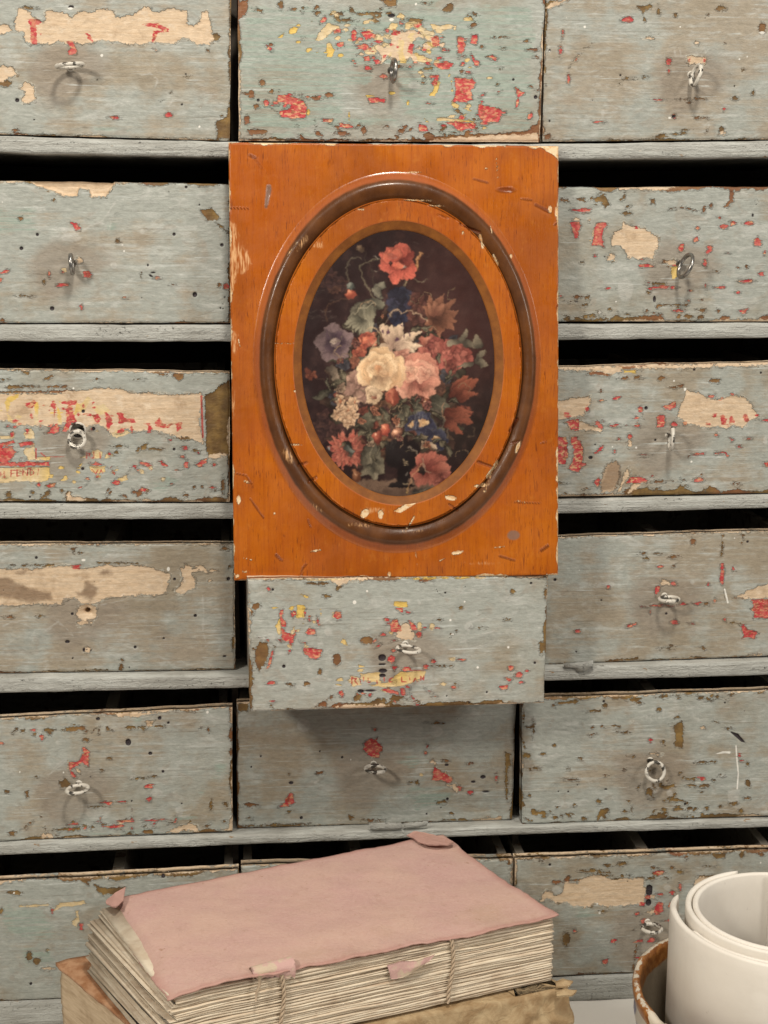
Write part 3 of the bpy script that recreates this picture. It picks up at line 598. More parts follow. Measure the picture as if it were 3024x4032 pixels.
drawer('3L', quadL((0, 1455), (905, 1464), (0, 1974), (904, 1977), 1205),
 'pale grey drawer with cream label remains, red painted letters and white eye ring', '''
R c 400 560 240 70 22 12; Y c 420 520 220 80 16 14; R c 60 820 60 60 18 12; Y c 120 860 90 70 10 14; R c 750 920 260 60 16 10; Y c 650 900 160 60 10 12; B c 700 1080 400 30 16 12; W -300,410 40,415 230,412 400,412 420,400 680,378 760,380 850,405 980,410 1120,425 1310,410 1325,430 1300,600 1330,740 1280,720 1230,690 1160,700 1000,650 930,655 880,660 830,640 720,690 700,640 640,620 590,620 560,640 470,600 400,615 250,625 110,620 80,590 -300,600
Y 55,430 120,420 130,440 70,470 50,540 100,610 50,600 40,520 30,470; Y 225,470 250,480 250,600 225,620; Y 370,480 400,560 410,620 380,620; Y 570,430 600,450 560,510 520,500; Y 590,500 680,480 720,530 640,560; Y 720,680 790,640 860,670 760,705; Y 500,470 560,520 480,560; Y -300,680 40,690 100,680 90,710 -300,705; Y 150,670 200,640 225,660 228,710 165,710
B -300,395 180,400 400,392 650,395 650,412 400,412 -300,412; B 40,370 60,360 130,362 130,378 50,378; B 280,365 390,362 388,376 285,376; B o 420 372 22 9; B o 190 368 48 8; B 285,330 340,285 355,290 310,325; B 1030,290 1075,285 1090,290 1050,302; B 1130,280 1195,285 1195,310 1165,328 1135,305; B o 895 322 24 6; B o 635 322 14 8; B 140,270 190,268 190,300; B o 30 322 22 7
B 1340,430 1400,400 1440,360 1490,330 1502,300 1505,810 1440,825 1370,830 1350,790; Q s 14 1315,430 1325,700; W 1360,825 1390,810 1460,805 1495,815 1400,838
R 155,485 220,460 235,465 215,505 185,510; R 195,545 212,545 210,572 195,570; R 325,490 345,458 362,465 365,510 345,510; Q s 6 355,530 352,575; R 400,462 440,460 500,458 500,480 465,490 480,540 500,600 495,620 470,600 465,640 430,670 405,660 430,600 430,520 440,490 400,480; R 500,530 525,545 520,575 500,560; R 330,640 370,608 390,630 385,665 350,678 290,672 325,660; R o 265 625 9 14; R 605,560 640,545 655,580 645,615 625,610; R 682,525 700,545 730,570 735,610 705,655 695,600; R 770,540 815,542 810,575 870,580 885,605 830,598 775,615; R 765,668 790,640 820,640 805,670; R 845,630 860,620 872,650 862,668; R 930,610 975,608 995,640 985,675 962,668 970,625; R 1012,600 1045,565 1055,605 1090,620 1120,600 1135,615 1090,640 1060,640 1020,625; R 1150,610 1190,600 1185,640 1155,665; R o 178 662 12 18; R o 545 495 9
R -300,740 20,735 90,718 95,735 20,755 -300,770; R 120,740 160,728 215,728 215,745 130,755; R -300,775 90,770 90,830 40,860 -300,850; B -60,760 0,755 30,790 60,800 -20,830; Y 155,800 165,770 225,760 230,830 325,830 325,850 190,850; Q s 11 235,775 235,838; Q s 9 265,800 300,830; Q s 6 320,828 420,828; R -300,870 320,860 325,885 -300,895; W 100,870 150,880 90,890
Y -300,900 325,895 330,935 310,985 250,990 120,985 30,995 -300,990; Q s 9 4,925 4,958; Q s 9 28,925 28,958; Q s 7 4,942 28,942; Q s 9 70,915 70,958; Q s 7 70,918 100,915; Q s 7 70,938 92,936; Q s 9 110,912 110,955; Q s 6 110,915 135,912; Q s 6 110,934 130,933; Q s 6 110,953 137,951; Q s 8 148,910 148,952; Q s 7 148,912 178,950; Q s 8 180,908 180,948; Q s 8 198,907 198,948; Q s 7 198,908 220,922 218,940 198,948; Q s 7 250,905 246,945; Q s 7 -40,925 -40,958; Q s 7 -80,925 -80,958
Y 520,832 560,820 555,838; Q s 9 565,800 565,838; Q s 7 568,802 590,806 580,818 598,836; Y 600,785 640,780 670,800 660,838 610,838; Q s 9 612,795 612,838; Q s 9 650,800 655,838; R o 715 810 8 14; Y 680,820 705,805 720,830 690,842; R 605,885 625,858 655,875 640,888; Y 585,890 690,888 685,925 640,945 600,925; Q s 8 600,910 625,940 640,912; Q s 7 648,940 660,910 672,935; Q s 7 730,920 750,945; Y o 740 925 14 6
R 910,858 990,870 990,882 915,878; R 1030,860 1060,855 1095,885 1080,892; Y 905,912 930,905 945,935 920,938; Y 960,885 995,890 1000,915 975,915; Q s 6 975,895 990,918; Y 765,975 795,960 825,948 835,975 800,988; R o 762 995 22 12; R o 938 1040 26 13; Y o 1065 972 18 10; R o 1212 770 20 10; R 1275,875 1310,860 1350,840 1345,870 1300,890; R o 1215 878 14 24 20; R o 1190 825 10 6; R o 1115 722 10 8; B 890,790 905,765 915,770 900,798; B 920,760 960,738 950,785 925,780; B 975,775 1010,765 1080,778 1040,790; B o 1200 705 50 9; B o 330 1015 34 12 -10; R 295,1015 360,1000 365,1015 330,1030; B 265,1095 320,1045 325,1055 295,1095; B o 60 1072 20 18; R o 255 1012 10 12; Y 395,985 430,945 440,970 420,990; Y o 400 898 20 8; B 885,1060 920,1050 925,1070 900,1090; R o 1400 882 10 12; R o 1385 1028 14 6; B o 1455 1015 8 30; B o 1320 1022 12 8; B o 1270 1022 10
B 430,1070 440,1050 465,1060 460,1090 540,1095 590,1110 640,1120 700,1100 760,1105 840,1120 880,1130 900,1118 1050,1110 1100,1090 1150,1095 1180,1115 1240,1120 1300,1100 1400,1090 1505,1105 1505,1140 430,1135; W 430,1080 455,1058 465,1085 580,1105 540,1120 440,1110; W o 940 1110 40 8
D o 610 645 12; D o 543 530 12; D o 1138 778 9; D o 540 906 10; D o 195 1090 7; H o 1165 945 30 20; S o 480 380 7; G o 1100 1000 120 50''',
 (0, 1300, 1.659), 3, tint=0.97, cool=0.60, chips=7, rust=0.6, wear_shade=(5, 7, 4, 5), seed=6, chipzone=(.2, .55, 1, 1))

drawer('3R', quadR((2112, 1447), (3024, 1424), (2105, 1958), (3024, 1942), 1135),
 'taupe drawer with two tan paper scraps, red flecks and flaking upper rim', '''
R c 760 620 220 90 5 9; R c 1350 640 160 50 4 10; R c 250 700 80 80 4 14; B c 900 1120 380 25 20 12; W 1020,610 1035,550 1055,500 1085,415 1130,435 1180,445 1220,475 1290,490 1360,480 1410,460 1490,470 1540,530 1590,605 1530,650 1480,690 1420,670 1370,690 1290,680 1220,690 1150,670 1090,655; W 150,500 200,500 260,485 400,465 410,500 380,560 360,600 180,630 100,640
W 320,640 360,655 430,680 490,700 470,715 390,705 320,700; T 460,1150 480,1060 520,950 580,920 620,950 620,1060 560,1140; W 600,1140 640,1040 665,975 680,1000 670,1050 640,1090 620,1140; W 480,1060 520,950 580,925 610,960 600,1060 560,1140 480,1150
R 240,650 290,635 320,630 325,670 315,705 260,705; R 430,650 455,635 490,680 485,700 440,670; R o 285 655 30 22; R 260,755 310,750 345,820 350,900 340,940 380,935 375,950 340,965 330,1000 280,1000 250,975 280,930 290,860 270,800; R 170,755 235,755 245,890 225,950 190,950 150,900; B o 215 850 12 40
R 555,490 580,470 615,470 590,490; R 735,550 760,538 782,550 770,580 740,575; R o 735 620 22 11; R o 585 670 30 11; R o 732 678 16 9; R 915,540 955,525 1005,505 1010,545 970,562 930,558; R 865,610 895,598 925,605 930,650 920,685 870,690 880,650; R o 998 662 22 18; R 1060,640 1090,650 1080,675 1065,670; R 1325,600 1345,598 1370,640 1360,665 1328,668; R 1390,610 1405,605 1430,660 1380,668; R 1480,600 1510,595 1530,635 1515,660 1490,640; R o 1240 662 22 10; R 1240,460 1285,455 1280,480 1250,480; R 1310,495 1330,475 1350,480 1325,500; R o 1412 455 16 10; R o 1580 605 10; R o 1655 635 28 6; R o 380 555 14 18
R 1280,865 1350,855 1378,880 1375,895 1345,872 1285,875; R 1115,875 1215,868 1205,882 1125,882; R o 785 885 20 6; R o 575 855 7 10; R 430,870 495,815 490,835 450,870; R o 680 755 14 20; W o 685 800 18 30; R 1385,760 1415,772 1400,785; R o 1455 823 12 8; R o 1518 768 14 6; R o 1290 735 9 14 -30; R o 1652 945 18 12; R o 1172 1058 24 12; R 680,1040 745,1035 810,1060 800,1078 660,1080; B o 880 1070 30 9; R 425,1080 460,1040 475,1050 455,1110; B o 1435 1088 22 11; R o 840 1030 10 6; B o 1188 1020 6
B 640,1130 720,1100 740,1130 800,1110 840,1135 1000,1130 1040,1100 1070,1120 1120,1140 1220,1140 1240,1100 1290,1120 1330,1145 1440,1125 1500,1140 1660,1140 1660,1165 640,1170; W 660,1150 700,1095 760,1090 720,1120 680,1160
W 185,262 620,255 625,290 560,320 480,290 380,285 190,275; B 375,310 420,290 480,295 560,318 540,328 440,312; Y 625,265 640,285 720,285 725,300 640,305; W 720,262 880,250 1660,222 1660,245 1000,270 880,272 720,275; B o 905 340 22 16; B 1245,355 1280,342 1320,348 1310,368 1250,365; B o 640 338 26 8; B o 725 335 28 10; B o 1000 405 22 6
D o 798 551 12; D o 405 902 15 11; D o 863 777 8; D o 1138 278 9; D o 437 810 6; D o 1610 302 8; S o 995 358 7; S o 560 825 6; S o 727 830 8; S o 1118 930 8; S o 1073 418 9 12; H o 412 595 26; H s 8 460,610 475,605; H o 1262 560 34; H o 1275 525 24; G o 1275 527 14; H s 10 1040,740 1140,745; H s 8 1560,660 1550,720; H o 1640 780 16 30''',
 (2100, 1300, 1.7955), 3, tint=0.95, cool=0.10, chips=5, rust=0.9, wear_shade=(6, 6, 4, 4), seed=7)

drawer('4L', quadL((0, 2144), (922, 2139), (0, 2652), (926, 2637), 1180),
 'taupe drawer with long stained bare band and a ragged hole, its ring missing', '''
W -300,310 60,320 140,310 200,320 340,300 450,292 540,320 690,290 780,300 850,290 960,300 1060,330 1105,345 1100,380 1090,470 1010,490 930,480 880,490 700,500 650,530 600,545 520,540 490,500 410,520 400,545 340,550 250,540 120,552 -300,540; W 1130,450 1165,440 1195,395 1185,340 1172,315 1205,300 1215,285 1255,300 1250,345 1275,390 1270,440 1210,470 1180,488; W 1275,300 1310,285 1350,320 1350,342 1310,330; W o 1280 322 16 7; W o 1368 397 9; W o 1392 328 14 7
T 500,470 545,455 548,395 575,390 600,410 640,440 630,490 590,530 550,500 510,490; T o 690 340 46 22; T -300,360 60,370 100,400 200,440 330,470 340,520 200,540 60,510 -60,500 -300,490; T o 150 340 40 12; B 460,180 520,178 480,200 545,212 490,210 458,192; R 465,290 530,290 520,315 470,318; B 280,300 330,280 355,285 350,298 300,302; B s 6 60,292 280,290; B o 60 630 18 8; R o 55 632 14 5; B 235,622 260,614 285,622 260,630; B o 790 960 12 26; B o 795 912 9 8; B o 200 1045 10; B s 8 490,982 700,978; B o 1525 790 10 40; B o 1470 180 22 12; B s 8 640,275 900,280; B o 1500 300 8 9
W 500,600 520,560 560,545 620,560 635,600 610,650 550,655 510,640; B 512,605 540,570 590,565 620,600 590,640 530,640; W 505,660 560,665 605,655 600,672 545,675 520,695; W 560,825 590,830 595,860 575,862 545,850 565,840; D o 548 845 8 14; D o 592 850 6
G 870,885 910,868 960,885 930,905 890,900; H s 12 1325,490 1330,600 1325,720 1345,800; H s 10 20,690 80,660 170,680 230,720 200,760; H s 10 300,720 380,660 430,700 480,760; H s 12 60,800 120,760 200,770; H s 8 660,550 860,510 1060,520 1100,540; H s 8 980,660 1100,670 1040,710
D o 237 243 9; D o 472 610 9; D o 440 792 15 10; D o 883 827 9; D o 1276 621 10; D o 1070 769 7; D o 474 900 6; D o 1492 380 11; D o 1141 383 9; D o 845 960 5; D o 1468 886 12 6; S o 1100 316 10 14; S o 545 258 14 8''',
 (0, 2050, 1.659), 4, tint=0.92, cool=-0.12, chips=3, rust=0.4, wear_shade=(3, 4, 3, 3), seed=8, hole=(570, 594))

drawer('4C', [(975, 2279), (2160, 2268), (2143, 2770), (987, 2803)],
 'drawer pulled out under the plaque, red and cream flecks, split lower edge', '''
R c 310 340 60 80 10 9; Y c 330 310 60 70 7 9; R c 830 350 90 60 10 9; Y c 780 590 120 20 12 11; R c 770 640 110 25 12 10; B c 700 690 300 18 15 11; R 265,250 285,240 290,262 275,275 295,300 300,325 275,320; R 275,330 300,350 330,365 345,345 335,380 330,400 300,395 275,380; Y 262,290 272,280 275,375 258,350 248,320; Y 320,345 338,320 342,345 322,370; Y 345,280 350,240 355,218 390,225 385,280; R o 388 258 6 14; Y s 4 463,240 465,268; R 520,270 540,248 560,255 566,285 540,292; Y o 525 272 8 14; R 390,350 410,328 435,340 438,362 400,362; R o 410 275 5; R o 450 295 3 9; Y 303,405 325,410 325,430 305,425; R o 313 440 7 10; R 358,388 390,402 365,398; Y 385,405 415,425 385,425
R 375,425 430,425 468,435 465,465 440,480 415,478 385,450; R 205,530 230,440 238,436 228,500; B 150,450 170,395 210,400 215,450 195,500 170,540 155,500; R o 225 592 18 7; Y 570,380 560,400 597,415 585,395; Y 548,402 590,408 595,415
Y 808,225 815,205 875,205 878,230 840,235; R 818,232 858,235 855,262 840,250; R 795,335 800,295 830,285 835,310 848,320 845,345 800,350; R 885,295 920,320 922,345 895,335; Y 922,310 935,300 948,315 940,345 925,340; Y 788,350 810,345 805,365 792,362; W 820,370 840,335 850,308 885,305 895,340 915,370 900,390 850,385; Y o 995 325 12 16; R o 1016 332 12 6; R o 932 362 12 16; R 742,368 760,352 780,368; W s 5 860,384 910,390
R 780,480 800,458 820,468 815,490 800,500; Y o 798 476 12 12; D o 757 472 18 16; D 740,500 775,500 770,508 742,508; R 800,515 825,515 815,535; R 850,525 880,515 900,520 895,535 860,535; R o 965 515 14 9; Q s 4 890,532 960,532; R o 1003 490 14 9; B s 5 980,512 1090,510; Y 642,505 680,515 650,520
Y 650,550 690,545 745,542 745,590 700,585 655,575; Y 605,560 640,565 660,600 620,608 605,590; Y 840,540 965,535 960,560 880,600 840,610 720,612 690,600 780,590; Q s 7 612,565 612,600; Q s 7 612,568 635,572 625,582 640,600; Q s 6 650,570 655,590; Q s 6 668,565 668,585; Q s 6 690,570 690,590 700,588; Q s 6 730,580 735,600; Q s 6 765,565 768,585; Q s 7 805,568 790,575 792,588 806,588; Q s 7 850,565 850,588 870,588; Q s 6 885,562 893,590; Q s 6 905,588 915,570 925,588; Q s 6 940,580 940,560 955,578 955,560; D o 760 535 20 10; D o 758 558 16 8
R 760,625 790,620 830,635 840,660 820,640 785,640; R 840,620 865,615 872,650 850,652; B 620,665 635,640 655,650 650,680 630,680; B 790,670 810,650 860,660 840,680 800,682; D o 655 632 16 8; R 550,635 565,630 575,650 555,655; D o 700 630 30 5
R o 1370 520 12 12; R o 1410 552 18 14; R 1340,565 1375,568 1362,590; R o 1418 588 9 6; R 1312,605 1355,602 1350,622 1330,628; R o 1447 535 10 7; R o 1100 612 14 9; Y o 1090 480 16 8; Y o 1050 597 18 7; R o 1130 480 16 5; B o 315 600 14 8; B o 398 595 12 10; B o 460 540 8 12; R o 230 680 12 5; B o 518 658 8
B 440,705 465,685 490,678 490,705; B 500,710 540,690 620,690 740,685 800,690 830,708 700,715 600,722; W 520,712 600,695 700,700 760,692 800,705 700,720 600,725; B 130,240 145,260 130,270; B o 158 228 18 16; B o 135 520 7 20; B o 125 590 8 20; B 700,690 740,662 770,680 750,695; B 1060,700 1080,685 1110,695; B 260,725 320,715 340,722
W 500,95 560,92 640,90 720,95 600,110 550,130 530,115; B 535,125 570,130 555,150 540,148; B o 965 103 22 7; B 390,115 500,112 520,122 420,125; W 560,92 660,92 640,103 570,108; Y s 6 400,102 560,98; Y s 5 840,96 1250,90; B o 1515 420 9 28; B o 1545 460 8 20; B o 1535 165 8 20
D o 1467 116 6; D o 235 148 6; B o 492 178 12 6; D s 3 1015,145 1025,165 1050,182; D o 1058 163 5; B o 1130 236 10; B o 1380 155 10; S o 625 208 9; S o 685 155 6; S o 1082 293 6; S o 1092 360 6; S o 1358 422 6; S o 1150 205 5; S o 1212 518 6; D o 288 514 8; D o 1485 497 6; D o 1256 637 5; D o 1065 655 4; D o 1172 688 5; B o 685 390 28 18; B o 540 480 20 26
H o 500 350 22; H o 1170 324 22; H s 9 470,310 500,295 520,310; H s 8 630,350 700,330 720,325; H s 6 1130,400 1200,370 1290,345; H o 935 212 12; H s 10 150,370 200,380 240,375; W s 5 125,150 122,440''',
 (880, 2200, 1.211), 4, Yl=-0.082, Yr=-0.066, tint=1.04, cool=0.42, chips=12, rust=0.7, wear_shade=(5, 6, 5, 6), seed=9, depth=0.27)

drawer('4R', quadR((2095, 2117), (3024, 2090), (2080, 2620), (3024, 2584), 1080),
 'taupe drawer with one bright red patch, a white painted ring and fine vertical crack', '''
R 1548,530 1580,528 1620,525 1700,520 1700,655 1620,650 1560,658 1570,600; R 1545,600 1570,560 1575,620; B 1420,518 1500,512 1560,518 1545,528 1470,525; W 1440,515 1480,490 1600,440 1700,420 1700,520 1560,525
R 1345,285 1360,285 1365,340 1360,425 1340,420 1338,365; B 1350,100 1365,98 1362,150 1348,235 1342,235 1352,150; R 1415,305 1428,308 1440,335 1425,335; R 1248,425 1262,420 1272,432 1255,435; R 1360,655 1375,655 1378,680 1362,670; S s 11 1368,460 1390,550; D s 4 1360,455 1375,540
R 900,445 930,442 930,470 905,505; W 930,410 960,400 1000,405 995,430 940,430; R 1005,410 1035,408 1045,435 1008,430; R 910,305 945,297 955,305 930,318; R 800,575 880,570 930,560 980,570 1060,565 1090,545 1120,560 1060,570 880,578; R 1148,555 1200,543 1222,552 1180,563; R o 1302 538 9 12; R 695,712 760,690 780,680 775,695 740,712; R o 1030 682 22 14; R 865,605 880,600 870,628; R o 585 447 8
R 1480,700 1500,698 1510,720 1540,735 1590,745 1580,765 1570,795 1545,785 1480,790 1500,765; B 1405,683 1430,676 1450,685 1425,692; B s 5 1440,684 1480,695; B o 1156 138 16 18; B 895,220 960,213 945,224; B 805,255 850,245 855,258; B o 1030 242 28 8; B o 826 220 12 5; B o 1015 838 14 6; B o 975 857 18 4; B 1215,848 1235,862; B o 1225 855 14 8 40; B 1480,90 1500,90 1500,130; B o 1485 150 6; R o 385 740 14 9; B o 780 925 14 9; B s 9 600,938 760,932; R o 1150 690 12 5
D o 541 534 6; D o 977 624 8; D o 372 881 6; D o 230 397 10; D o 1523 142 8; S o 1435 118 5; H 565,410 610,405 630,430 600,445; H o 600 425 28 20; W o 580 98 26 9; W o 1625 70 22 9; W 1500,905 1560,892 1620,895 1600,915; H s 8 290,760 340,740 390,745; H s 8 410,670 480,660; H o 1150 415 14; D o 1600 760 5''',
 (2050, 2050, 1.7033), 4, tint=0.96, cool=-0.02, chips=3, rust=0.6, wear_shade=(2, 3, 3, 3), seed=10)

drawer('5L', quadL((0, 2828), (914, 2785), (0, 3314), (916, 3275), 1142),
 'grey drawer with a red hooked mark above its white ring and chipped lower edge', '''
B c 700 930 380 30 22 11; R c 780 890 200 40 10 9; B c 500 285 320 12 18 9; R 540,398 560,412 585,428 578,455 580,525 555,520 540,500 490,530 455,550 445,515 460,498 520,490 530,470 545,440; R 450,545 470,560 505,598 490,602 460,585; W 495,535 530,550 520,568 500,555; Y o 447 525 5 20
B 385,625 410,618 425,598 435,615 465,640 440,665 400,670; B 160,685 180,690 188,730 175,735 170,710; R 945,655 975,640 1005,645 990,670 950,665; R 950,740 985,720 990,745 970,755; R 650,762 720,755 735,760 715,785 690,768; R 765,755 820,752 820,762; B s 6 585,792 690,786; B o 720 472 10 5
B 400,290 470,268 550,265 558,285 480,298 410,292; B 280,288 320,278 365,288 340,300 290,298; B 130,292 160,288 165,300 140,308; R 195,292 230,280 235,300; R 250,330 275,318 295,330 275,355; B 810,270 860,262 900,270 950,262 955,275 820,280; W 730,175 1000,172 1130,160 1060,175 960,185 880,205 780,200; W 950,235 1015,225 980,245 1000,260 960,270; B 950,230 970,228 1000,240 970,272; B o 560 352 20 9; B o 1360 288 7 12; B o 55 212 30 8; R o 5 378 14 10; B s 10 1010,265 1070,263; B o 700 276 5 8; B o 1280 155 30 12
R 440,900 515,895 510,906 440,908; R 620,892 640,885 665,893; R 740,885 870,878 880,885 800,895; W o 785 897 18 12; R 690,920 790,908 815,915 780,928 710,932; R o 995 878 26 5; R o 1050 876 30 4; B o 605 927 16 9; B 345,942 400,935 520,925 525,942 440,948; W 265,1000 280,965 350,970 340,995; B 180,995 230,985 260,1000; W 1090,960 1140,930 1240,900 1280,915 1315,970 1260,950 1200,940 1150,965; B 1140,955 1190,930 1250,905 1220,945; B 1460,760 1490,755 1490,800 1470,780; B 1368,770 1385,740 1385,815 1372,815; B 930,950 990,940 1000,965 940,968; B o 850 968 24 10; B o 80 962 22 14; W 1430,945 1490,935 1520,830 1525,945; B 1490,600 1520,595 1518,620 1495,618; B o 1510 440 10 22; B o 1510 320 12 40; B o 1005 593 14 9
G 880,200 940,195 960,230 880,240; G 950,300 990,290 1000,340 960,340; G 1360,500 1410,480 1490,500 1495,590 1430,640 1365,640; G 1130,840 1200,830 1280,860 1140,880; G 560,960 800,940 980,930 900,985 600,990; G 1280,680 1340,660 1350,720 1290,720
D o 640 217 13 10; D o 1043 212 12; D o 1100 243 8; D o 838 370 18 22; D o 982 443 13 10; D o 1065 561 9; D o 1187 771 6; D o 860 755 6; D o 590 598 5; S o 130 563 6; S o 415 566 6; S o 1355 174 9; H s 12 270,580 300,540 350,540 420,480 430,490 360,550 320,580 280,585; H s 6 670,312 700,305 690,320; H s 8 1100,870 1140,840 1200,860 1260,830 1350,850; H o 1020 700 40 30; H o 865 600 20; H o 1170 815 30''',
 (0, 2700, 1.659), 5, tint=0.98, cool=0.20, chips=8, rust=0.6, wear_shade=(5, 6, 3, 6), seed=11, chipzone=(0, .3, 1, 1))

drawer('5C', [(931, 2766), (2034, 2742), (2018, 3229), (934, 3263)],
 'grey drawer with one round red scrap, shaded by the drawer pulled out above it', '''
R 730,290 760,270 775,280 792,265 790,285 815,310 815,330 800,345 800,368 765,368 735,345 720,325; W 750,320 770,310 785,330 800,340 775,350 765,368 745,335
R 315,600 345,545 358,560 368,600 340,605; R 285,622 320,605 365,600 330,620; W 1060,395 1075,382 1100,400 1080,405; R 1085,420 1110,430 1130,445 1170,470 1185,490 1160,500 1120,485 1075,490 1075,460; W 1100,440 1150,455 1160,470; W 1145,510 1185,505 1215,530 1200,548 1175,525; R 1195,515 1238,520 1215,540; R o 1268 548 12 10; B 950,500 970,495 965,505; Y o 1018 457 9; B o 995 498 9 11; B o 1145 386 12 6; R o 778 225 9 7; R o 1048 312 8; R o 1040 345 6 7
B 640,668 675,665 672,685 650,690; B o 1118 598 24 7; B o 1172 655 8 7; B o 132 682 10 5; B o 338 647 14 5; B 1450,345 1475,350 1475,395 1460,440 1462,590 1452,590 1450,420; B o 1265 400 12 6; R o 1402 475 6 14; B 70,90 130,85 125,130 75,135; W 1265,690 1330,685 1430,672 1430,695 1300,700; B 1130,690 1240,685 1270,698; B o 765 692 30 6; B o 495 448 14 7; B s 6 100,720 450,712
D o 348 500 12 8; D o 192 364 5; D o 143 419 5; D o 400 680 8; D o 610 369 6; D o 1152 583 7; D o 495 338 5; D o 1045 660 5; D o 1118 628 4; D o 1148 408 10 6; S o 655 380 4; H o 412 205 34; H o 1095 232 34; H s 8 420,470 480,450 510,470 470,500; H o 1010 440 26 20; D o 1335 470 14 9; D o 1285 495 12 6; D o 1350 545 20 5; H s 8 1190,560 1260,560; G o 1050 570 120 60; G o 1000 400 90 40''',
 (880, 2700, 1.3063), 5, tint=0.98, cool=0.15, chips=3, rust=0.5, wear_shade=(3, 5, 4, 5), seed=12)

drawer('5R', quadR((2057, 2750), (3024, 2719), (2056, 3246), (3024, 3214), 1066),
 'grey drawer with a ring hanging flat against it and brown chips in rows', '''
B c 700 890 420 30 26 11; B c 1180 700 140 40 10 10; B c 1000 160 380 18 18 11; B 1060,340 1080,320 1110,310 1122,350 1115,400 1125,440 1110,475 1065,470 1070,420; B 1020,320 1045,320 1040,335; B 1065,290 1085,265 1090,285; W o 1240 350 16 9; B 1305,305 1350,310 1345,325; B o 1405 352 16 6; B 655,340 680,330 720,332 715,348; B 590,345 605,330 620,350; B 515,395 570,382 530,402; B o 545 345 9; B o 735 378 28 4; B o 540 243 26 8; B 545,238 590,238 590,250; B o 965 230 12 10; R o 910 428 12 12; B o 990 445 10 14; W o 940 518 22 6; B 755,530 810,530 800,540 760,540
B 1190,565 1330,560 1320,572 1210,575; B 1120,670 1200,665 1190,680 1125,680; R 1205,665 1270,662 1250,680 1235,695 1222,680; B 1125,720 1165,710 1205,718 1190,726; B 1220,715 1280,708 1275,725 1225,730; B 945,725 1040,715 1070,700 1065,725 1000,742; B o 905 760 20 24; B 895,800 940,795 920,805; B 1020,800 1050,790 1060,755 1070,770 1065,800 1120,815 1030,818; B 570,915 590,870 640,862 645,885 610,915 570,940; B 725,890 745,868 770,885; B 865,935 920,905 950,905 960,890 1030,915 1000,925; B 1225,900 1240,885 1260,905 1380,895 1480,905 1400,920 1240,925; B 145,880 240,880 240,910 200,900 160,910; B 370,890 430,898 425,910; B o 160 880 14 14; B o 150 348 16 9; B 105,340 145,340 140,358; B 95,505 140,520 140,545 100,530; B s 9 132,612 200,604; B o 380 610 14 5; B o 290 210 8; B 305,190 380,180 470,165 440,195 330,200; B 705,160 850,155 830,185 780,180 760,170; B 930,150 1050,145 1000,160; B 1285,145 1310,135 1300,160; B 1400,135 1450,130 1420,145; B 1560,130 1659,115 1600,132; B 780,815 770,830 755,810; B o 300 460 9; B o 465 545 12 6; B o 790 878 5 12; B o 1350 853 12 9; B o 1530 705 14 24; B 1500,790 1545,795 1545,808 1510,805; B o 1530 585 9 10; R o 1480 525 9; R o 1500 560 12 6; B o 1160 865 20 9; B o 1090 868 28 10; B o 1270 860 12; B o 835 730 8 14; B o 165 360 7 30; B s 6 105,250 100,330; B s 7 100,440 105,480; B s 8 90,810 110,860; B s 6 110,930 150,942
S s 9 1455,465 1462,560 1470,640 1462,740; S 1310,520 1370,500 1420,500 1420,515 1380,512; H s 11 880,290 890,265 920,260 905,290 925,310 900,320 880,300; H s 10 940,255 945,305; H s 10 965,280 970,310; H s 10 990,245 995,310; H s 10 1010,280 1045,275; H s 10 1030,260 1060,265 1040,300; H s 10 1050,290 1080,270; H o 1370 655 22 9; H s 8 280,530 310,510; H s 10 340,650 420,660; H s 9 900,740 940,760 900,790; H o 1030 765 20; H 1400,750 1480,750 1480,830 1400,830; D 1410,370 1470,390 1520,450 1490,440; D o 1131 837 8; D o 443 715 5; D o 612 182 8; D o 1385 190 6; D o 600 561 4; D o 625 743 10 5; D o 385 758 6; D o 322 756 5''',
 (2000, 2650, 1.62), 5, tint=1.00, cool=0.20, chips=15, rust=0.15, wear_shade=(7, 6, 5, 4), seed=13, chipzone=(0, .3, 1, 1))

drawer('6L', quadL((0, 3470), (941, 3424), (0, 3944), (938, 3905), 1115),
 'greenish grey drawer whose front is partly covered by the stacked old books', '''
B 380,265 440,260 445,300 430,290; B 470,290 500,310 560,315 610,310 640,300 600,340 520,348 490,330; B 540,255 600,250 640,260 600,275 545,270; B o 75 338 30 9; Y 260,440 280,410 300,390 420,380 440,390 400,400 310,412 275,430; Y 360,480 385,465 375,425 395,430 400,480 385,500 395,520 370,505; R 398,490 420,495 415,525 400,525; R o 262 432 6 14; Y s 10 100,405 240,400; B o 240 627 8; B o 145 660 16 22; B o 185 685 20 16; W 210,718 240,712 280,720 240,726; D o 155 796 7; D o 820 253 10; B o 5 430 10 14; S o 70 340 5; W 30,885 120,880 165,880 110,895; Y o 240 628 9 4; Y s 7 0,268 130,268; Y s 8 520,250 640,240
H o 485 352 16; G 100,620 260,600 300,700 120,720; G 0,400 200,400 300,560 200,600 0,560''',
 (0, 3250, 1.276), 6, tint=0.92, cool=0.35, chips=7, rust=0.3, wear_shade=(6, 3, 3, 4), seed=14)
drawer('6C', [(949, 3409), (2021, 3381), (2016, 3848), (950, 3886)],
 'drawer almost wholly hidden behind the pink covered book', '''
B o 60 200 40 12; B o 1255 200 14 20; W s 6 1262,190 1268,320''', (1100, 3250, 1.3825), 6, tint=0.92, cool=0.30, chips=16, rust=0.2, wear_shade=(7, 5, 5, 6), seed=15)
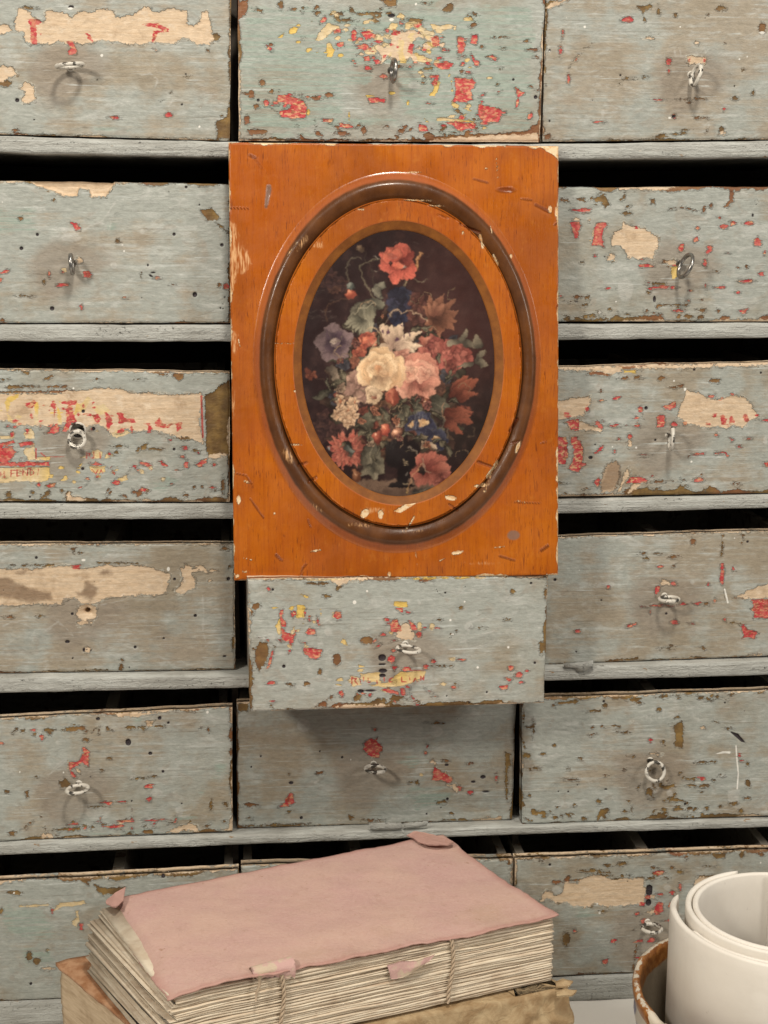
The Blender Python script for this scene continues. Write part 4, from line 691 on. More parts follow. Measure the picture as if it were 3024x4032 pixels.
drawer('6R', quadR((2029, 3380), (3024, 3346), (2026, 3852), (3024, 3812), 1040),
 'grey drawer beside the white roll with orange tan strip and dark slot', '''
W 205,410 220,360 250,335 290,345 300,365 345,355 360,285 440,290 490,255 550,240 640,255 690,275 760,255 860,260 880,330 870,400 850,420 780,425 700,435 640,440 560,420 500,440 400,430 380,410 300,410 270,385 240,395; W 1175,330 1210,255 1400,250 1700,250 1700,340 1400,330 1220,360
B 380,285 400,240 370,245 358,265 375,285; B 385,275 470,260 470,275; B 640,260 755,255 750,270 660,275; B o 600 245 46 9; B 795,250 860,245 865,258; B o 905 256 24 7; B o 725 242 12 8; B o 765 237 12 6; B 915,230 950,208 995,210 990,230 950,240; R o 960 220 32 12; B 912,185 935,183 955,190 930,208; B o 728 163 24 12; B o 637 173 18 10; B o 555 207 30 10; B o 475 208 16 6; B 1110,115 1155,112 1135,138; B 1290,100 1390,98 1380,125 1330,130; B o 1490 112 14 18; B o 1615 103 20 10; B o 1093 218 18 8; B o 1285 180 14 5; B o 1048 190 10; D o 268 171 8; B o 320 280 30 10; B o 205 150 14 5; B 1205,245 1280,240 1360,240 1370,248 1250,252; B s 6 1000,250 1040,252
D 882,330 885,305 905,297 922,310 920,360 900,370 882,360; D o 897 412 18 22; R 870,375 895,358 912,372 905,392 880,392; W o 925 375 20 8; R 935,450 950,415 990,405 985,440 995,470 950,488 935,480; W 885,470 930,455 945,430 950,460 910,490; R 1020,440 1035,405 1060,400 1065,430 1035,440; R o 1050 347 17 12; R o 975 357 18 5; R o 825 482 16 7; R 848,520 905,515 900,540 850,540; R o 1040 525 26 7; R 655,655 675,643 692,650 680,672 660,670; R 795,665 830,650 865,643 862,665 820,668; R o 912 648 22 14; R o 1042 640 16 12; R 805,762 835,755 868,762 840,772; R 600,780 640,766 640,790 620,808; R o 425 590 10; B o 830 797 8; R o 858 420 18 8; R o 1100 310 12 20; S o 585 477 8; S o 570 420 7; S o 1612 157 6; S o 990 677 9; H o 310 330 30 30; H o 1018 315 24; B o 372 640 22 40; G o 470 470 90 40; H s 8 440,480 520,470; B s 8 820,680 800,840; B s 8 450,870 740,862''',
 (2000, 3300, 1.62), 6, tint=0.95, cool=0.20, chips=5, rust=0.6, wear_shade=(6, 3, 5, 4), seed=16)

H_ = lambda k: (k, drawers[k]['n'], drawers[k]['x'])
ring_pull(*H_('1L'), 275, 258, (0.1, 1, 0.03), (1, 0, 0.10), R=0.0118)
ring_pull(*H_('1C'), 1550, 278, (0.1, 1, -0.15), (0.05, 0.2, 1), steel=True)
ring_pull(*H_('1R'), 2740, 296, (0.06, 1, -0.2), (0.28, 0.1, 1))
ring_pull(*H_('2L'), 282, 1040, (0.02, 1, -0.1), (-0.06, 0.1, 1), steel=True, R=0.0085)
ring_pull(*H_('2R'), 2699, 1047, (0.12, 1, -0.15), (0.42, 0.0, 1), steel=True, R=0.0118)
ring_pull(*H_('3L'), 303, 1730, (0.0, 0.25, -1), (1, 0.25, 0.0), R=0.0078, r=0.0023, plate=True)
ring_pull(*H_('3R'), 2643, 1727, (-0.14, 1, -0.1), (0.04, 0.1, 1), R=0.0105)
ring_pull(*H_('4C'), 1608, 2556, (0.05, 1, -0.05), (1, 0, -0.12), R=0.0108, r=0.0018)
ring_pull(*H_('4R'), 2634, 2359, (0.05, 1, 0.02), (1, 0, 0.05))
ring_pull(*H_('5L'), 305, 3108, (0.02, 1, -0.02), (1, 0, 0.08), R=0.0106)
ring_pull(*H_('5C'), 1478, 3028, (0.05, 1, 0.0), (1, 0, -0.05), R=0.0103)
ring_pull(*H_('5R'), 2580, 3038, (0.35, 0.3, -1), (1, -0.15, 0.3), R=0.0098)
ring_pull(*H_('6R'), 2566, 3655, (0.02, 1, 0.0), (1, 0, 0.0), R=0.0104)

def flake(poly, Y, lift, name='paint_flake', parent=cab, mat=M_SHELF, t=0.0012):
    """a curled sheet of loose paint standing off the shelf edge"""
    c0 = np.mean(poly, 0); V = []; m = len(poly)
    for k, off in enumerate((0.0, t)):
        for i, (x, y) in enumerate(poly):
            V.append(onY(x, y, Y-off-lift[i % len(lift)]))
    cc = np.mean(V[:m], 0); cf = np.mean(V[m:], 0)+np.array([0, -0.0006, 0]); V += [cc, cf]
    F = [(m+i, m+(i+1) % m, 2*m+1) for i in range(m)]+[((i+1) % m, i, 2*m) for i in range(m)]+[(i, (i+1) % m, m+(i+1) % m, m+i) for i in range(m)]
    mobj(name, V, F, mat, parent)
flake([(2217, 2612), (2275, 2608), (2335, 2600), (2338, 2622), (2310, 2640), (2282, 2646), (2262, 2632), (2222, 2628)], 0.0, [0.001, 0.002, 0.003, 0.004, 0.003, 0.002])
flake([(1452, 3242), (1530, 3238), (1580, 3240), (1586, 3262), (1560, 3270), (1460, 3270)], 0.0, [0.0005, 0.001, 0.002, 0.002])
flake([(1590, 3240), (1640, 3236), (1688, 3232), (1680, 3252), (1640, 3260), (1592, 3262)], 0.0, [0.0005, 0.001, 0.002])

# ------------------------------------------------------------------ wooden plaque with the oval flower print
def mat_plaque():
    t = NT('amber_varnished_wood'); O = t.objc()
    gr = t.noise(t.scale(O, (420, 60, 11)), 1, 4, 0.6, 0.4); gr2 = t.noise(t.scale(O, (1100, 90, 60)), 1, 3, 0.6)
    cl = t.noise(O, 14, 3)
    col = t.mix(t.rng(cl, 0.3, 0.7), (0.36, 0.083, 0.004), (0.45, 0.122, 0.006))
    col = t.mix(t.rng(t.math('ADD', t.math('MULTIPLY', gr, 0.7), t.math('MULTIPLY', gr2, 0.4)), 0.42, 0.60, 0.38, 0.0), col, (0.27, 0.052, 0.005))
    col = t.mix(t.rng(t.noise(t.scale(O, (14, 14, 7), (6, 2, 1)), 1, 4, 0.6), 0.42, 0.66, 0, 0.6), col, (0.245, 0.058, 0.006))
    dash = t.math('MULTIPLY', t.rng(t.noise(t.scale(O, (900, 200, 75), (3, 1, 1)), 1, 3, 0.6), 0.58, 0.68), t.rng(t.noise(O, 26, 3), 0.36, 0.58, 0.1, 0.9))
    col = t.mix(dash, col, (0.17, 0.036, 0.005))
    col = t.mix(t.rng(t.noise(t.scale(O, (110, 60, 70), (1, 4, 7)), 1, 4, 0.65), 0.58, 0.72, 0, 0.25), col, (0.50, 0.18, 0.025))
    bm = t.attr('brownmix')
    col = t.mix(t.math('MULTIPLY', t.rng(bm, 0.02, 0.12), 0.45), col, (0.38, 0.115, 0.05))  # pinkish sheen painted into the outer shoulder, along with its paler worn finish
    bn = t.math('ADD', bm, t.math('MULTIPLY', t.math('SUBTRACT', t.noise(O, 60, 4, 0.6), 0.5), 0.25))
    brown = t.mix(t.rng(t.noise(t.scale(O, (45, 45, 30)), 1, 3, 0.6), 0.3, 0.75), (0.070, 0.024, 0.007), (0.128, 0.046, 0.012))
    col = t.mix(t.math('MULTIPLY', t.rng(bn, 0.20, 0.50), t.rng(bm, 0.0, 0.04)), col, brown)
    n1 = t.math('SUBTRACT', t.noise(O, 150, 4, 0.65), 0.5); n2 = t.math('SUBTRACT', t.noise(t.scale(O, (900, 300, 260)), 1, 3), 0.5)
    jit = t.math('ADD', t.math('MULTIPLY', n1, 10), t.math('MULTIPLY', n2, 10))
    mD = t.rng(t.math('ADD', t.attr('dent'), t.math('MULTIPLY', n1, 6)), -6, 5, 0, 0.7)
    col = t.mix(mD, col, (0.13, 0.028, 0.010))
    mG = t.rng(t.math('ADD', t.attr('grey'), t.math('MULTIPLY', n1, 8)), -6, 6, 0, 0.8); col = t.mix(mG, col, (0.20, 0.13, 0.10))
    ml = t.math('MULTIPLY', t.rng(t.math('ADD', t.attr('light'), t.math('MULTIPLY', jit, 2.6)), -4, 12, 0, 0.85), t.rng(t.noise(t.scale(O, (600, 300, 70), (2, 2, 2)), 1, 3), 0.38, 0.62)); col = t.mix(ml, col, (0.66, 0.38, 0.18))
    mC = t.rng(t.math('ADD', t.attr('chip'), jit), -1.5, 2.0); col = t.mix(mC, col, t.mix(t.rng(t.noise(O, 260, 3), 0.4, 0.65), (0.72, 0.56, 0.36), (0.60, 0.34, 0.15)))
    h = t.math('ADD', t.math('MULTIPLY', mC, -1.0), t.math('ADD', t.math('MULTIPLY', mD, -1.4), t.math('MULTIPLY', gr2, 0.22)))
    h = t.math('ADD', h, t.math('MULTIPLY', t.noise(O, 45, 3), 0.9))
    return t.out(col, t.rng(t.noise(O, 34, 5, 0.65), 0.3, 0.72, 0.28, 0.62), t.bump(h, 0.0011, 0.9), spec=t.rng(bm, 0.3, 0.7, 0.24, 0.2), coat=t.math('MULTIPLY', t.attr('gloss'), 1.0), coatr=t.rng(t.noise(O, 300, 3), 0.3, 0.7, 0.14, 0.28))
M_PLAQ = mat_plaque()
C4 = [onY(901, 563, -0.0185), onY(2204, 571, -0.0185), onY(2195, 2268, -0.070), onY(920, 2283, -0.070)]
pc = np.mean(C4, 0); pu = (C4[1]-C4[0]+C4[2]-C4[3]); PWm = np.linalg.norm(pu)/2; pu /= np.linalg.norm(pu)
pv = (C4[0]-C4[3]+C4[1]-C4[2]); PHm = np.linalg.norm(pv)/2; pv = pv-pu*(pv@pu); pv /= np.linalg.norm(pv); pn = np.cross(pu, pv)
def loc(x, z, h): return pc[None]+np.outer(x, pu)+np.outer(z, pv)+np.outer(h, pn)
def apx(x, z):                                   # plaque metres -> crop pixels the marks were read in
    s = x/PWm+0.5; t = 0.5-z/PHm
    xl = 25+23*t; xr = 1603-11*t; yt = 28+10*s; yb = 2108-18*s
    return xl+(xr-xl)*s, yt+(yb-yt)*t
plq = thing('picture_plaque', tuple((C4[2]+C4[3])/2-pn*0.008), 'amber wooden plaque with oval flower print leaning upright on the pulled-out drawer', 'picture')
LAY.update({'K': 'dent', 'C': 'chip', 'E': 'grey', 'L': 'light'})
PSPEC = '''
K s 14 125,88 150,100; K s 6 150,105 180,150; E 205,225 222,225 226,250 206,335 192,335 200,262; K 207,228 220,228 224,250 206,330 196,330 203,262; K s 7 35,335 118,338; K s 9 1190,195 1255,212; K o 1345 245 42 14; K s 8 1420,287 1468,292; K s 14 1490,315 1552,345; K s 8 1580,408 1600,400; K s 12 1592,795 1602,835; K s 9 1120,415 1212,450; K s 12 1352,1392 1388,1335; K s 7 350,1552 388,1540; K s 9 400,1632 432,1610; K s 11 1200,1540 1262,1562; K s 5 60,1592 105,1602 130,1640; K s 7 125,1715 185,1805; K s 9 385,2030 368,2050 363,2095; K s 12 245,1985 270,2010; K s 9 1308,1995 1378,2016; K s 14 1510,1968 1542,1945; K s 5 1380,1735 1505,1740; K s 6 1060,1742 1100,1770; K s 6 395,1815 407,1852; K s 6 1360,1450 1400,1440; K s 5 1510,1450 1530,1446; K s 5 1060,385 1010,370; K s 6 1155,1180 1170,1182
C o 195 36 16 8; C o 510 34 34 8; C 1500,34 1608,34 1608,112 1580,85 1530,55; C o 1560 338 10 18; C o 1590 350 8 24; C s 13 1215,462 1226,522; C s 5 1298,90 1306,195; C s 5 1266,420 1270,455; C s 10 1280,555 1302,602; C o 1130 455 6 8; C o 1250 145 8 6; C o 1365 560 8 12
C 795,1775 850,1740 900,1705 932,1718 880,1752 830,1782; C o 660 1785 26 18 -50; C o 735 1790 14 22; C o 1068 1711 28 13 10; C s 18 1292,1540 1245,1612; C o 1195 1655 14 7; C o 1226 1650 15 11; C s 7 860,1858 896,1800; C s 4 905,1975 911,2045; C s 4 1020,2017 1046,2005; C o 1105 1978 25 9 -10; C o 432 1965 20 6 -10; C o 780 2082 8 13; C o 106 1632 15 7 20; C o 236 1785 6 5; C s 6 90,2000 132,2008; C o 335 1200 9 5; C o 70 1720 10 22; C o 58 2085 14 12; C o 100 2065 12 6; C o 340 1455 24 6; C s 3 240,975 330,975; C o 1175 880 7 5; C o 1390 1470 10 30 20; C o 1230 1680 8 6; C o 1395 1730 14 5; C o 1430 1738 12 4; C s 4 1285,1955 1330,1950; C o 1590 1500 8 30; C o 1588 1620 7 16; C s 4 345,500 300,560; C s 5 70,955 78,990; C o 905 165 30 4; C o 905 300 60 5; C o 640 345 20 5; C o 1000 325 30 4
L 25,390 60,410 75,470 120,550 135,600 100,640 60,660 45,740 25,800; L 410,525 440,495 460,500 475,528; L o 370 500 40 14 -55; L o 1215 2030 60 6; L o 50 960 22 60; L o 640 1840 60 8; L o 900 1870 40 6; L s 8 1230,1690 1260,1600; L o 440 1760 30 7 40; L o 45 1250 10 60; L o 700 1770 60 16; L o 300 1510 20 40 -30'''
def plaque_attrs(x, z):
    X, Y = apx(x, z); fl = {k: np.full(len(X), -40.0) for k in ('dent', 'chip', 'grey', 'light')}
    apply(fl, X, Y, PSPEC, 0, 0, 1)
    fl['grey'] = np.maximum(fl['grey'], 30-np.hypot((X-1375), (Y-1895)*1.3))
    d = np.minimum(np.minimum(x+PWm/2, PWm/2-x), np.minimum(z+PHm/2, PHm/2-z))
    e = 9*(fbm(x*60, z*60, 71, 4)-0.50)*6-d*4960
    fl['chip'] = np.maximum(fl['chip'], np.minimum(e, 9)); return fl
ECX, ECZ = 0.0016, -0.0010
AB = {'print': (0.0926, 0.1264), 'bevel': (0.1003, 0.1342), 'disc': (0.1188, 0.1555), 'bead': (0.1385, 0.1812)}
NT_ = 640
def mat_bevel():
    t = NT('dull_brown_bevel'); O = t.objc()
    col = t.mix(t.rng(t.noise(O, 70, 4, 0.6), 0.35, 0.7), (0.175, 0.058, 0.012), (0.26, 0.092, 0.016))
    return t.out(col, 0.6, t.bump(t.noise(O, 200, 3), 0.0004, 0.5), spec=0.25)
th = np.linspace(0, 2*np.pi, NT_, endpoint=False)
def ring_part(name, prof, gloss=None):
    """prof: list of (a, b, h, brownmix); closed band swept round the ellipse"""
    X = np.concatenate([ECX+a*np.cos(th) for a, b, h, m in prof]); Z = np.concatenate([ECZ+b*np.sin(th) for a, b, h, m in prof])
    Hh = np.concatenate([np.full(NT_, h) for a, b, h, m in prof]); Mx = np.concatenate([np.full(NT_, m) for a, b, h, m in prof])
    fl = plaque_attrs(X, Z); Hh = Hh-0.0009*sstep(-3, 8, fl['dent'])-0.0004*sstep(-2, 6, fl['chip'])+0.0004*(fbm(X*50+9, Z*50, 33, 3)-0.5)
    fl['brownmix'] = Mx; fl['gloss'] = np.concatenate([np.full(NT_, g_) for g_ in (gloss or [0.12]*len(prof))])
    k = len(prof); F = gridF(k, NT_, 0, False, True)[:, ::-1]
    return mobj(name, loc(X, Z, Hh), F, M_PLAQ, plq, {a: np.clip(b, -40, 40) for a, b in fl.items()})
def lerpAB(A, B, f): return (AB[A][0]+(AB[B][0]-AB[A][0])*f, AB[A][1]+(AB[B][1]-AB[A][1])*f)
# board face: from the bead's outer ellipse to the rectangle
rect = []
hx, hz = PWm/2, PHm/2
for t in th:
    dx, dz = math.cos(t)*AB['bead'][0], math.sin(t)*AB['bead'][1]
    k = min((hx-ECX*np.sign(dx))/abs(dx) if abs(dx) > 1e-9 else 1e9, (hz-ECZ*np.sign(dz))/abs(dz) if abs(dz) > 1e-9 else 1e9)
    rect.append((ECX+dx*k, ECZ+dz*k))
rect = np.array(rect)
for cxn, czn in ((1, 1), (1, -1), (-1, 1), (-1, -1)):   # snap one vertex to every corner
    i = np.argmin((rect[:, 0]-cxn*hx)**2+(rect[:, 1]-czn*hz)**2); rect[i] = (cxn*hx, czn*hz)
NR = 70; X = []; Z = []; Hs = []
for j in range(NR):
    f = j/(NR-1.0); X.append(ECX+(AB['bead'][0]*np.cos(th)*0.985)*(1-f)+(rect[:, 0]-ECX)*f); Z.append(ECZ+(AB['bead'][1]*np.sin(th)*0.985)*(1-f)+(rect[:, 1]-ECZ)*f)
X = np.concatenate(X); Z = np.concatenate(Z)
fl = plaque_attrs(X, Z); fl['brownmix'] = np.zeros(len(X))
dE = np.minimum(hx-abs(X), hz-abs(Z))
Hf = -0.0012*sstep(-3, 8, fl['dent'])-0.0006*sstep(-2, 6, fl['chip'])-0.0012*np.clip(1-dE/0.0016, 0, 1)**2+0.0005*(fbm(X*18, Z*18, 5, 3)-0.5)
Vb = loc(X, Z, Hf); Fb = gridF(NR, NT_, 0, False, True)[:, ::-1].tolist()
edge = np.arange((NR-1)*NT_, NR*NT_); bk = loc(X[edge], Z[edge], np.full(NT_, -0.0165)); nb = len(Vb)
Fb += [(int(edge[i]), int(edge[(i+1) % NT_]), nb+(i+1) % NT_, nb+i) for i in range(NT_)]+[tuple(range(nb, nb+NT_))]
for k in fl: fl[k] = np.concatenate([np.clip(fl[k], -40, 40), np.clip(fl[k][edge], -40, 40) if k == 'brownmix' else np.full(NT_, -40.0)])
fl['gloss'] = np.full(len(Vb)+NT_, 0.12); fl['light'][nb:] = fbm(X[edge]*90, Z[edge]*90, 3, 3)*30-14
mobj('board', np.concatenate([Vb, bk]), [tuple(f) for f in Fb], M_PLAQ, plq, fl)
# moulding: soft outer shoulder, rounded crest, valley against the raised oval
pr = []
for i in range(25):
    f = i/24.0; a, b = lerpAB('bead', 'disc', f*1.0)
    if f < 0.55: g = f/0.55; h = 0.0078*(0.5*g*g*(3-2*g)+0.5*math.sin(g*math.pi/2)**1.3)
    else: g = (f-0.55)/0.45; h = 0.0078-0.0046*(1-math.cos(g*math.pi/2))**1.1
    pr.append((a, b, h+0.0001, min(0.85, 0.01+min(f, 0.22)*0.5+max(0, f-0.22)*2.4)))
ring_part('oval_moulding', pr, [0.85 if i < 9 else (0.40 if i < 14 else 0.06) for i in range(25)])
def inset(n, d): return (AB[n][0]-d, AB[n][1]-d)
DH = 0.0080
pr = [(AB['disc'][0]+0.0002, AB['disc'][1]+0.0002, 0.0010, 0.8), (*inset('disc', 0.0002), DH-0.0014, 0.45), (*inset('disc', 0.0006), DH-0.0004, 0.0), (*inset('disc', 0.0016), DH, 0.0)]
for i in range(1, 14): pr.append((*lerpAB('disc', 'bevel', i/14.0), DH, 0.0))
pr += [(AB['bevel'][0]+0.0004, AB['bevel'][1]+0.0004, DH, 0.10), (*AB['bevel'], DH-0.0004, 0.35)]
ring_part('raised_oval', pr)
pr = [(*AB['bevel'], DH-0.0004, 0.35)]+[(*lerpAB('bevel', 'print', i/6.0), DH-0.0004-0.0042*(i/6.0), 0.42) for i in range(1, 7)]
pr += [(AB['print'][0]-0.0004, AB['print'][1]-0.0004, DH-0.0056, 0.5)]
bev = ring_part('inner_bevel', pr); bev.data.materials[0] = mat_bevel()

# --- the print: painted into vertex colours on a fine flat sheet, in the pixels of a zoomed crop (1.9518 per photo pixel)
KX = AB['print'][0]/741.0; KZ = AB['print'][1]/1025.0; GX, GZ = 819.0, 1110.0
gx = np.arange(70, 1570, 3.6); gz = np.arange(76, 2144, 3.6)
PX, PY = np.meshgrid(gx, gz, indexing='ij'); CV = np.zeros(PX.shape+(3,))
def srgb(h):
    c = np.array([int(h[i:i+2], 16) for i in (0, 2, 4)])/255.0
    return np.where(c <= 0.04045, c/12.92, ((c+0.055)/1.055)**2.4)
NZ = fbm(PX/60, PY/60, 5, 4); NF = fbm(PX/14, PY/14, 6, 3)
CV[:] = srgb('2b1c1f'); 
def blend(m, c, sl=None):
    global CV
    tgt = CV if sl is None else CV[sl]
    tgt += (np.asarray(c)-tgt)*np.clip(m, 0, 1)[..., None]
def win(x, y, r):
    i0 = max(0, int((x-r-70)/3.6)); i1 = min(len(gx), int((x+r-70)/3.6)+2); j0 = max(0, int((y-r-76)/3.6)); j1 = min(len(gz), int((y+r-76)/3.6)+2)
    return (slice(i0, i1), slice(j0, j1))
blend(sstep(700, 1300, PX)*sstep(1700, 900, PY)*0.8, srgb('4c2c2a')); blend(sstep(600, 1250, PX)*sstep(900, 1800, PY)*sstep(2000, 1700, PY)*0.7, srgb('2b2824'))
blend(sstep(500, 150, PX)*0.5*NZ*1.5, srgb('3a2a30')); blend(sstep(0.5, 0.75, NZ)*0.35, srgb('4a3430'))
blend(sstep(2000, 2015, PY+0.0*PX)*0.9, srgb('8a7360')); blend(sstep(2000, 2040, PY)*sstep(0.45, 0.7, NF)*0.5, srgb('5d4a3e')); blend(sstep(2055, 2110, PY)*0.7, srgb('57443a'))
def petal(x, y, ang, L, W, base, tip, rim=None, vein=0.25, soft=3.0, sh=0.45, k=0.65):
    sl = win(x+math.cos(ang)*L/2, y+math.sin(ang)*L/2, L*0.62+W+8)
    dx, dy = PX[sl]-x, PY[sl]-y
    if dx.size == 0: return
    u = (dx*math.cos(ang)+dy*math.sin(ang))/L; v = (-dx*math.sin(ang)+dy*math.cos(ang))
    uu = np.clip(u, 0, 1); w = W/2*np.sin(np.pi*uu**k)**0.75*(1+0.18*(fbm(u*6+x, v/20+y, 3, 2)-0.5))
    d = w-abs(v); m = sstep(-soft*0.6, soft, d)*(u > 0)*(u < 1)
    c = srgb(base)[None, None]+(srgb(tip)-srgb(base))[None, None]*sstep(0.05, 0.9, uu)[..., None]
    lum = 1+vein*(np.sin(v/W*34+u*3)*0.35+0.6*(NF[sl]-0.5)*2)-sh*sstep(0.0, 1.0, v/(w+1))*0.8
    c = c*np.clip(lum, 0.25, 1.8)[..., None]
    if rim is not None:
        rm = sstep(7, 1, d)*sstep(0.25, 0.9, uu); c = c+(srgb(rim)-c)*(rm*0.7)[..., None]
    shd = sstep(-12, 0, d)*(u > -0.05)*(u < 1.06)*0.35
    CV[sl] *= (1-shd*(1-m))[..., None]
    CV[sl] += (c-CV[sl])*m[..., None]
def stroke(pts, w, col, a=1.0, soft=1.5):
    P = np.array(pts, float); t = np.linspace(0, 1, 40); n = len(P)
    if n > 2:                                        # smooth the path (Catmull-Rom)
        Q = []
        for i in range(n-1):
            p0, p1, p2, p3 = P[max(i-1, 0)], P[i], P[i+1], P[min(i+2, n-1)]
            for s in np.linspace(0, 1, 8, endpoint=False):
                Q.append(0.5*((2*p1)+(-p0+p2)*s+(2*p0-5*p1+4*p2-p3)*s*s+(-p0+3*p1-3*p2+p3)*s**3))
        P = np.array(Q+[P[-1]])
    c = P.mean(0); r = np.max(np.abs(P-c))+w+6; sl = win(c[0], c[1], r)
    d = seg_sd(PX[sl], PY[sl], P, w); blend(sstep(-soft, soft, d)*a*(0.75+0.5*NF[sl]), srgb(col), sl)
def ball(x, y, r, dark, light, ry=None, hl=None):
    ry = ry or r; sl = win(x, y, max(r, ry)+6); dx, dy = (PX[sl]-x)/r, (PY[sl]-y)/ry; d = np.hypot(dx, dy)
    m = sstep(1.06, 0.94, d); q = sstep(1.1, 0.0, np.hypot(dx+0.3, dy+0.35)); c = srgb(dark)+(srgb(light)-srgb(dark))*q[..., None]
    CV[sl] += (c-CV[sl])*m[..., None]
    if hl: blend(sstep(0.3, 0.1, np.hypot(dx+0.3, dy+0.4)), srgb(hl), sl)
def leaf(x, y, ang, L, W, dark='3b4136', light='7f8470', vein='9a9a82', bend=0):
    petal(x, y, ang, L, W, dark, light, None, 0.3, 3, 0.75, 0.75)
    ex, ey = x+math.cos(ang)*L*0.93, y+math.sin(ang)*L*0.93; stroke([(x, y), (ex, ey)], 3, vein, 0.6)
    for f in (0.25, 0.42, 0.58, 0.74):
        for s in (-1, 1):
            bx, by = x+math.cos(ang)*L*f, y+math.sin(ang)*L*f; a2 = ang+s*0.75; l2 = W*0.36*math.sin(math.pi*f**0.75)
            stroke([(bx, by), (bx+math.cos(a2)*l2, by+math.sin(a2)*l2)], 2, vein, 0.35)
def bloom(x, y, R, layers, cols, n=9, sq=1.0, rot=0.0, seed=0, rim=None, wf=0.85):
    r = random.Random(seed)
    for j in range(layers):
        f = 1-j/float(layers); m = max(4, int(n*(0.55+0.45*f)))
        ks = list(range(m)); r.shuffle(ks)
        for k in ks:
            a = rot+2*math.pi*k/m+j*0.6+r.uniform(-.18, .18); L = R*f*r.uniform(0.86, 1.08)
            petal(x-math.cos(a)*L*0.02, y, math.atan2(math.sin(a)*sq, math.cos(a)), L*math.hypot(math.cos(a), math.sin(a)*sq), L*wf*r.uniform(.8, 1.15), cols[0], cols[1+(k+j) % (len(cols)-1)], rim, 0.3, 3, 0.4, 0.95)
def rosette(x, y, R, cols, seed=0, rings=4, tilt=0.9, rim=None):
    """full cabbage rose: cupped petals painted from the outside in, loosely"""
    r = random.Random(seed); N = rings*8
    for q in range(N):
        f = q/float(N); rr = R*(1.0-0.86*f)*r.uniform(.86, 1.1); a = q*2.4+r.uniform(-.5, .5)
        px, py = x+math.cos(a)*rr*0.60+R*0.05*f, y+math.sin(a)*rr*0.60*tilt-R*0.10*f
        pr_ = max(R*0.13, rr*r.uniform(0.40, 0.62)); sl = win(px, py, pr_*1.4+10)
        dx, dy = PX[sl]-px, PY[sl]-py; u = dx*math.cos(a)+dy*math.sin(a); v = -dx*math.sin(a)+dy*math.cos(a)
        d = pr_-np.hypot(u*r.uniform(1.05, 1.35), v*r.uniform(.78, .95))*(1+0.28*(fbm(u/26+q, v/26+q*3, seed, 2)-0.5)); mm = sstep(-2, 5, d)*0.93
        base, lite = srgb(cols[0]), srgb(cols[1+q % (len(cols)-1)])
        g = sstep(-1.0, 0.7, u/pr_)*np.clip(1.08-0.55*sstep(-0.3, 1, (dx*0.5+dy*0.85)/pr_), 0.3, 1.2)*(0.86+0.14*(1-f))
        c = (base+(lite-base)*g[..., None])*(0.86+0.28*NF[sl])[..., None]
        if rim: c = c+(srgb(rim)-c)*(sstep(7, 1.5, d)*sstep(-.1, .8, u/pr_)*0.45*(dy < pr_*.4))[..., None]
        CV[sl] *= (1-0.30*sstep(-9, 1, d)*(1-mm))[..., None]; CV[sl] += (c-CV[sl])*mm[..., None]
PIh = math.pi
Y2 = 956.4
# stems, tendrils, faint flowers in the gloom
for pts, w, c, a in (([(545, 310), (480, 305), (430, 370), (432, 470), (450, 520)], 7, '6f6a5a', .9), ([(665, 325), (590, 325), (535, 380), (545, 450), (600, 530), (640, 620)], 8, '77735f', .9),
                     ([(470, 610), (350, 620), (270, 690), (265, 790)], 8, '5d4638', .8), ([(855, 540), (840, 620), (825, 690)], 6, '8a8470', .8), ([(520, 230), (560, 270), (630, 420), (640, 520)], 5, '4a453c', .8), ([(860, 520), (900, 470), (960, 480), (1040, 470)], 5, '8a8470', .8), ([(940, 420), (890, 480), (860, 540)], 6, '8e8260', .9)):
    stroke(pts, w, c, a)
for x, y, R, s in ((300, 470, 95, 1), (380, 500, 70, 2), (230, 1620, 120, 3), (250, 1540, 90, 4), (780, 640, 90, 5)):
    bloom(x, y, R, 3, ('2c1f26', '4a3436', '5c403c'), 8, 0.9, 0, s)
bloom(330, 540, 50, 2, ('3c2a2a', '6d4c3e', '5d4038'), 6, .8, .3, 8)
rb = random.Random(12)
for i in range(190):
    a = rb.uniform(0, 6.283); q = math.sqrt(rb.random()); x = 800+520*q*math.cos(a); y = 1330+560*q*math.sin(a)
    leaf(x, y, rb.uniform(0, 6.28), rb.uniform(80, 190), rb.uniform(35, 85), rb.choice(('1d1c18', '241d1b', '1b201a')), rb.choice(('4c4a3c', '57463a', '43483a', '4e3a33')), '4a463a')
rb = random.Random(5)
for i in range(60):                              # half-seen small blooms between the leaves
    a = rb.uniform(0, 6.283); q = rb.random()**.6; x = 800+560*q*math.cos(a); y = 1300+620*q*math.sin(a)
    cc = rb.choice((('2e1b1a', '5c3a30', '6a4438'), ('2a1c1e', '4f3436', '5e4242'), ('33241c', '6a4c36', '7a5a40'), ('20242c', '3a4250', '464c58'), ('3a1d1a', '7a3c2e', '8a4a38')))
    bloom(x, y, rb.uniform(38, 78), 2, cc, rb.choice((5, 6, 8)), rb.uniform(.7, 1), rb.uniform(0, 3), 200+i)
# dark blue larkspur
bloom(850, 640, 130, 4, ('141a2b', '27324a', '333a55', '20283c'), 8, 1.0, .2, 11); bloom(815, 760, 80, 3, ('121a2e', '24324f', '1c2740'), 7, 1, 0, 12)
bloom(965, 640, 80, 3, ('3a2422', '5c3833', '6d4238'), 7, 1.1, .4, 13); bloom(950, 730, 80, 3, ('321f22', '55352f', '66403a'), 7, 1, 0, 14)
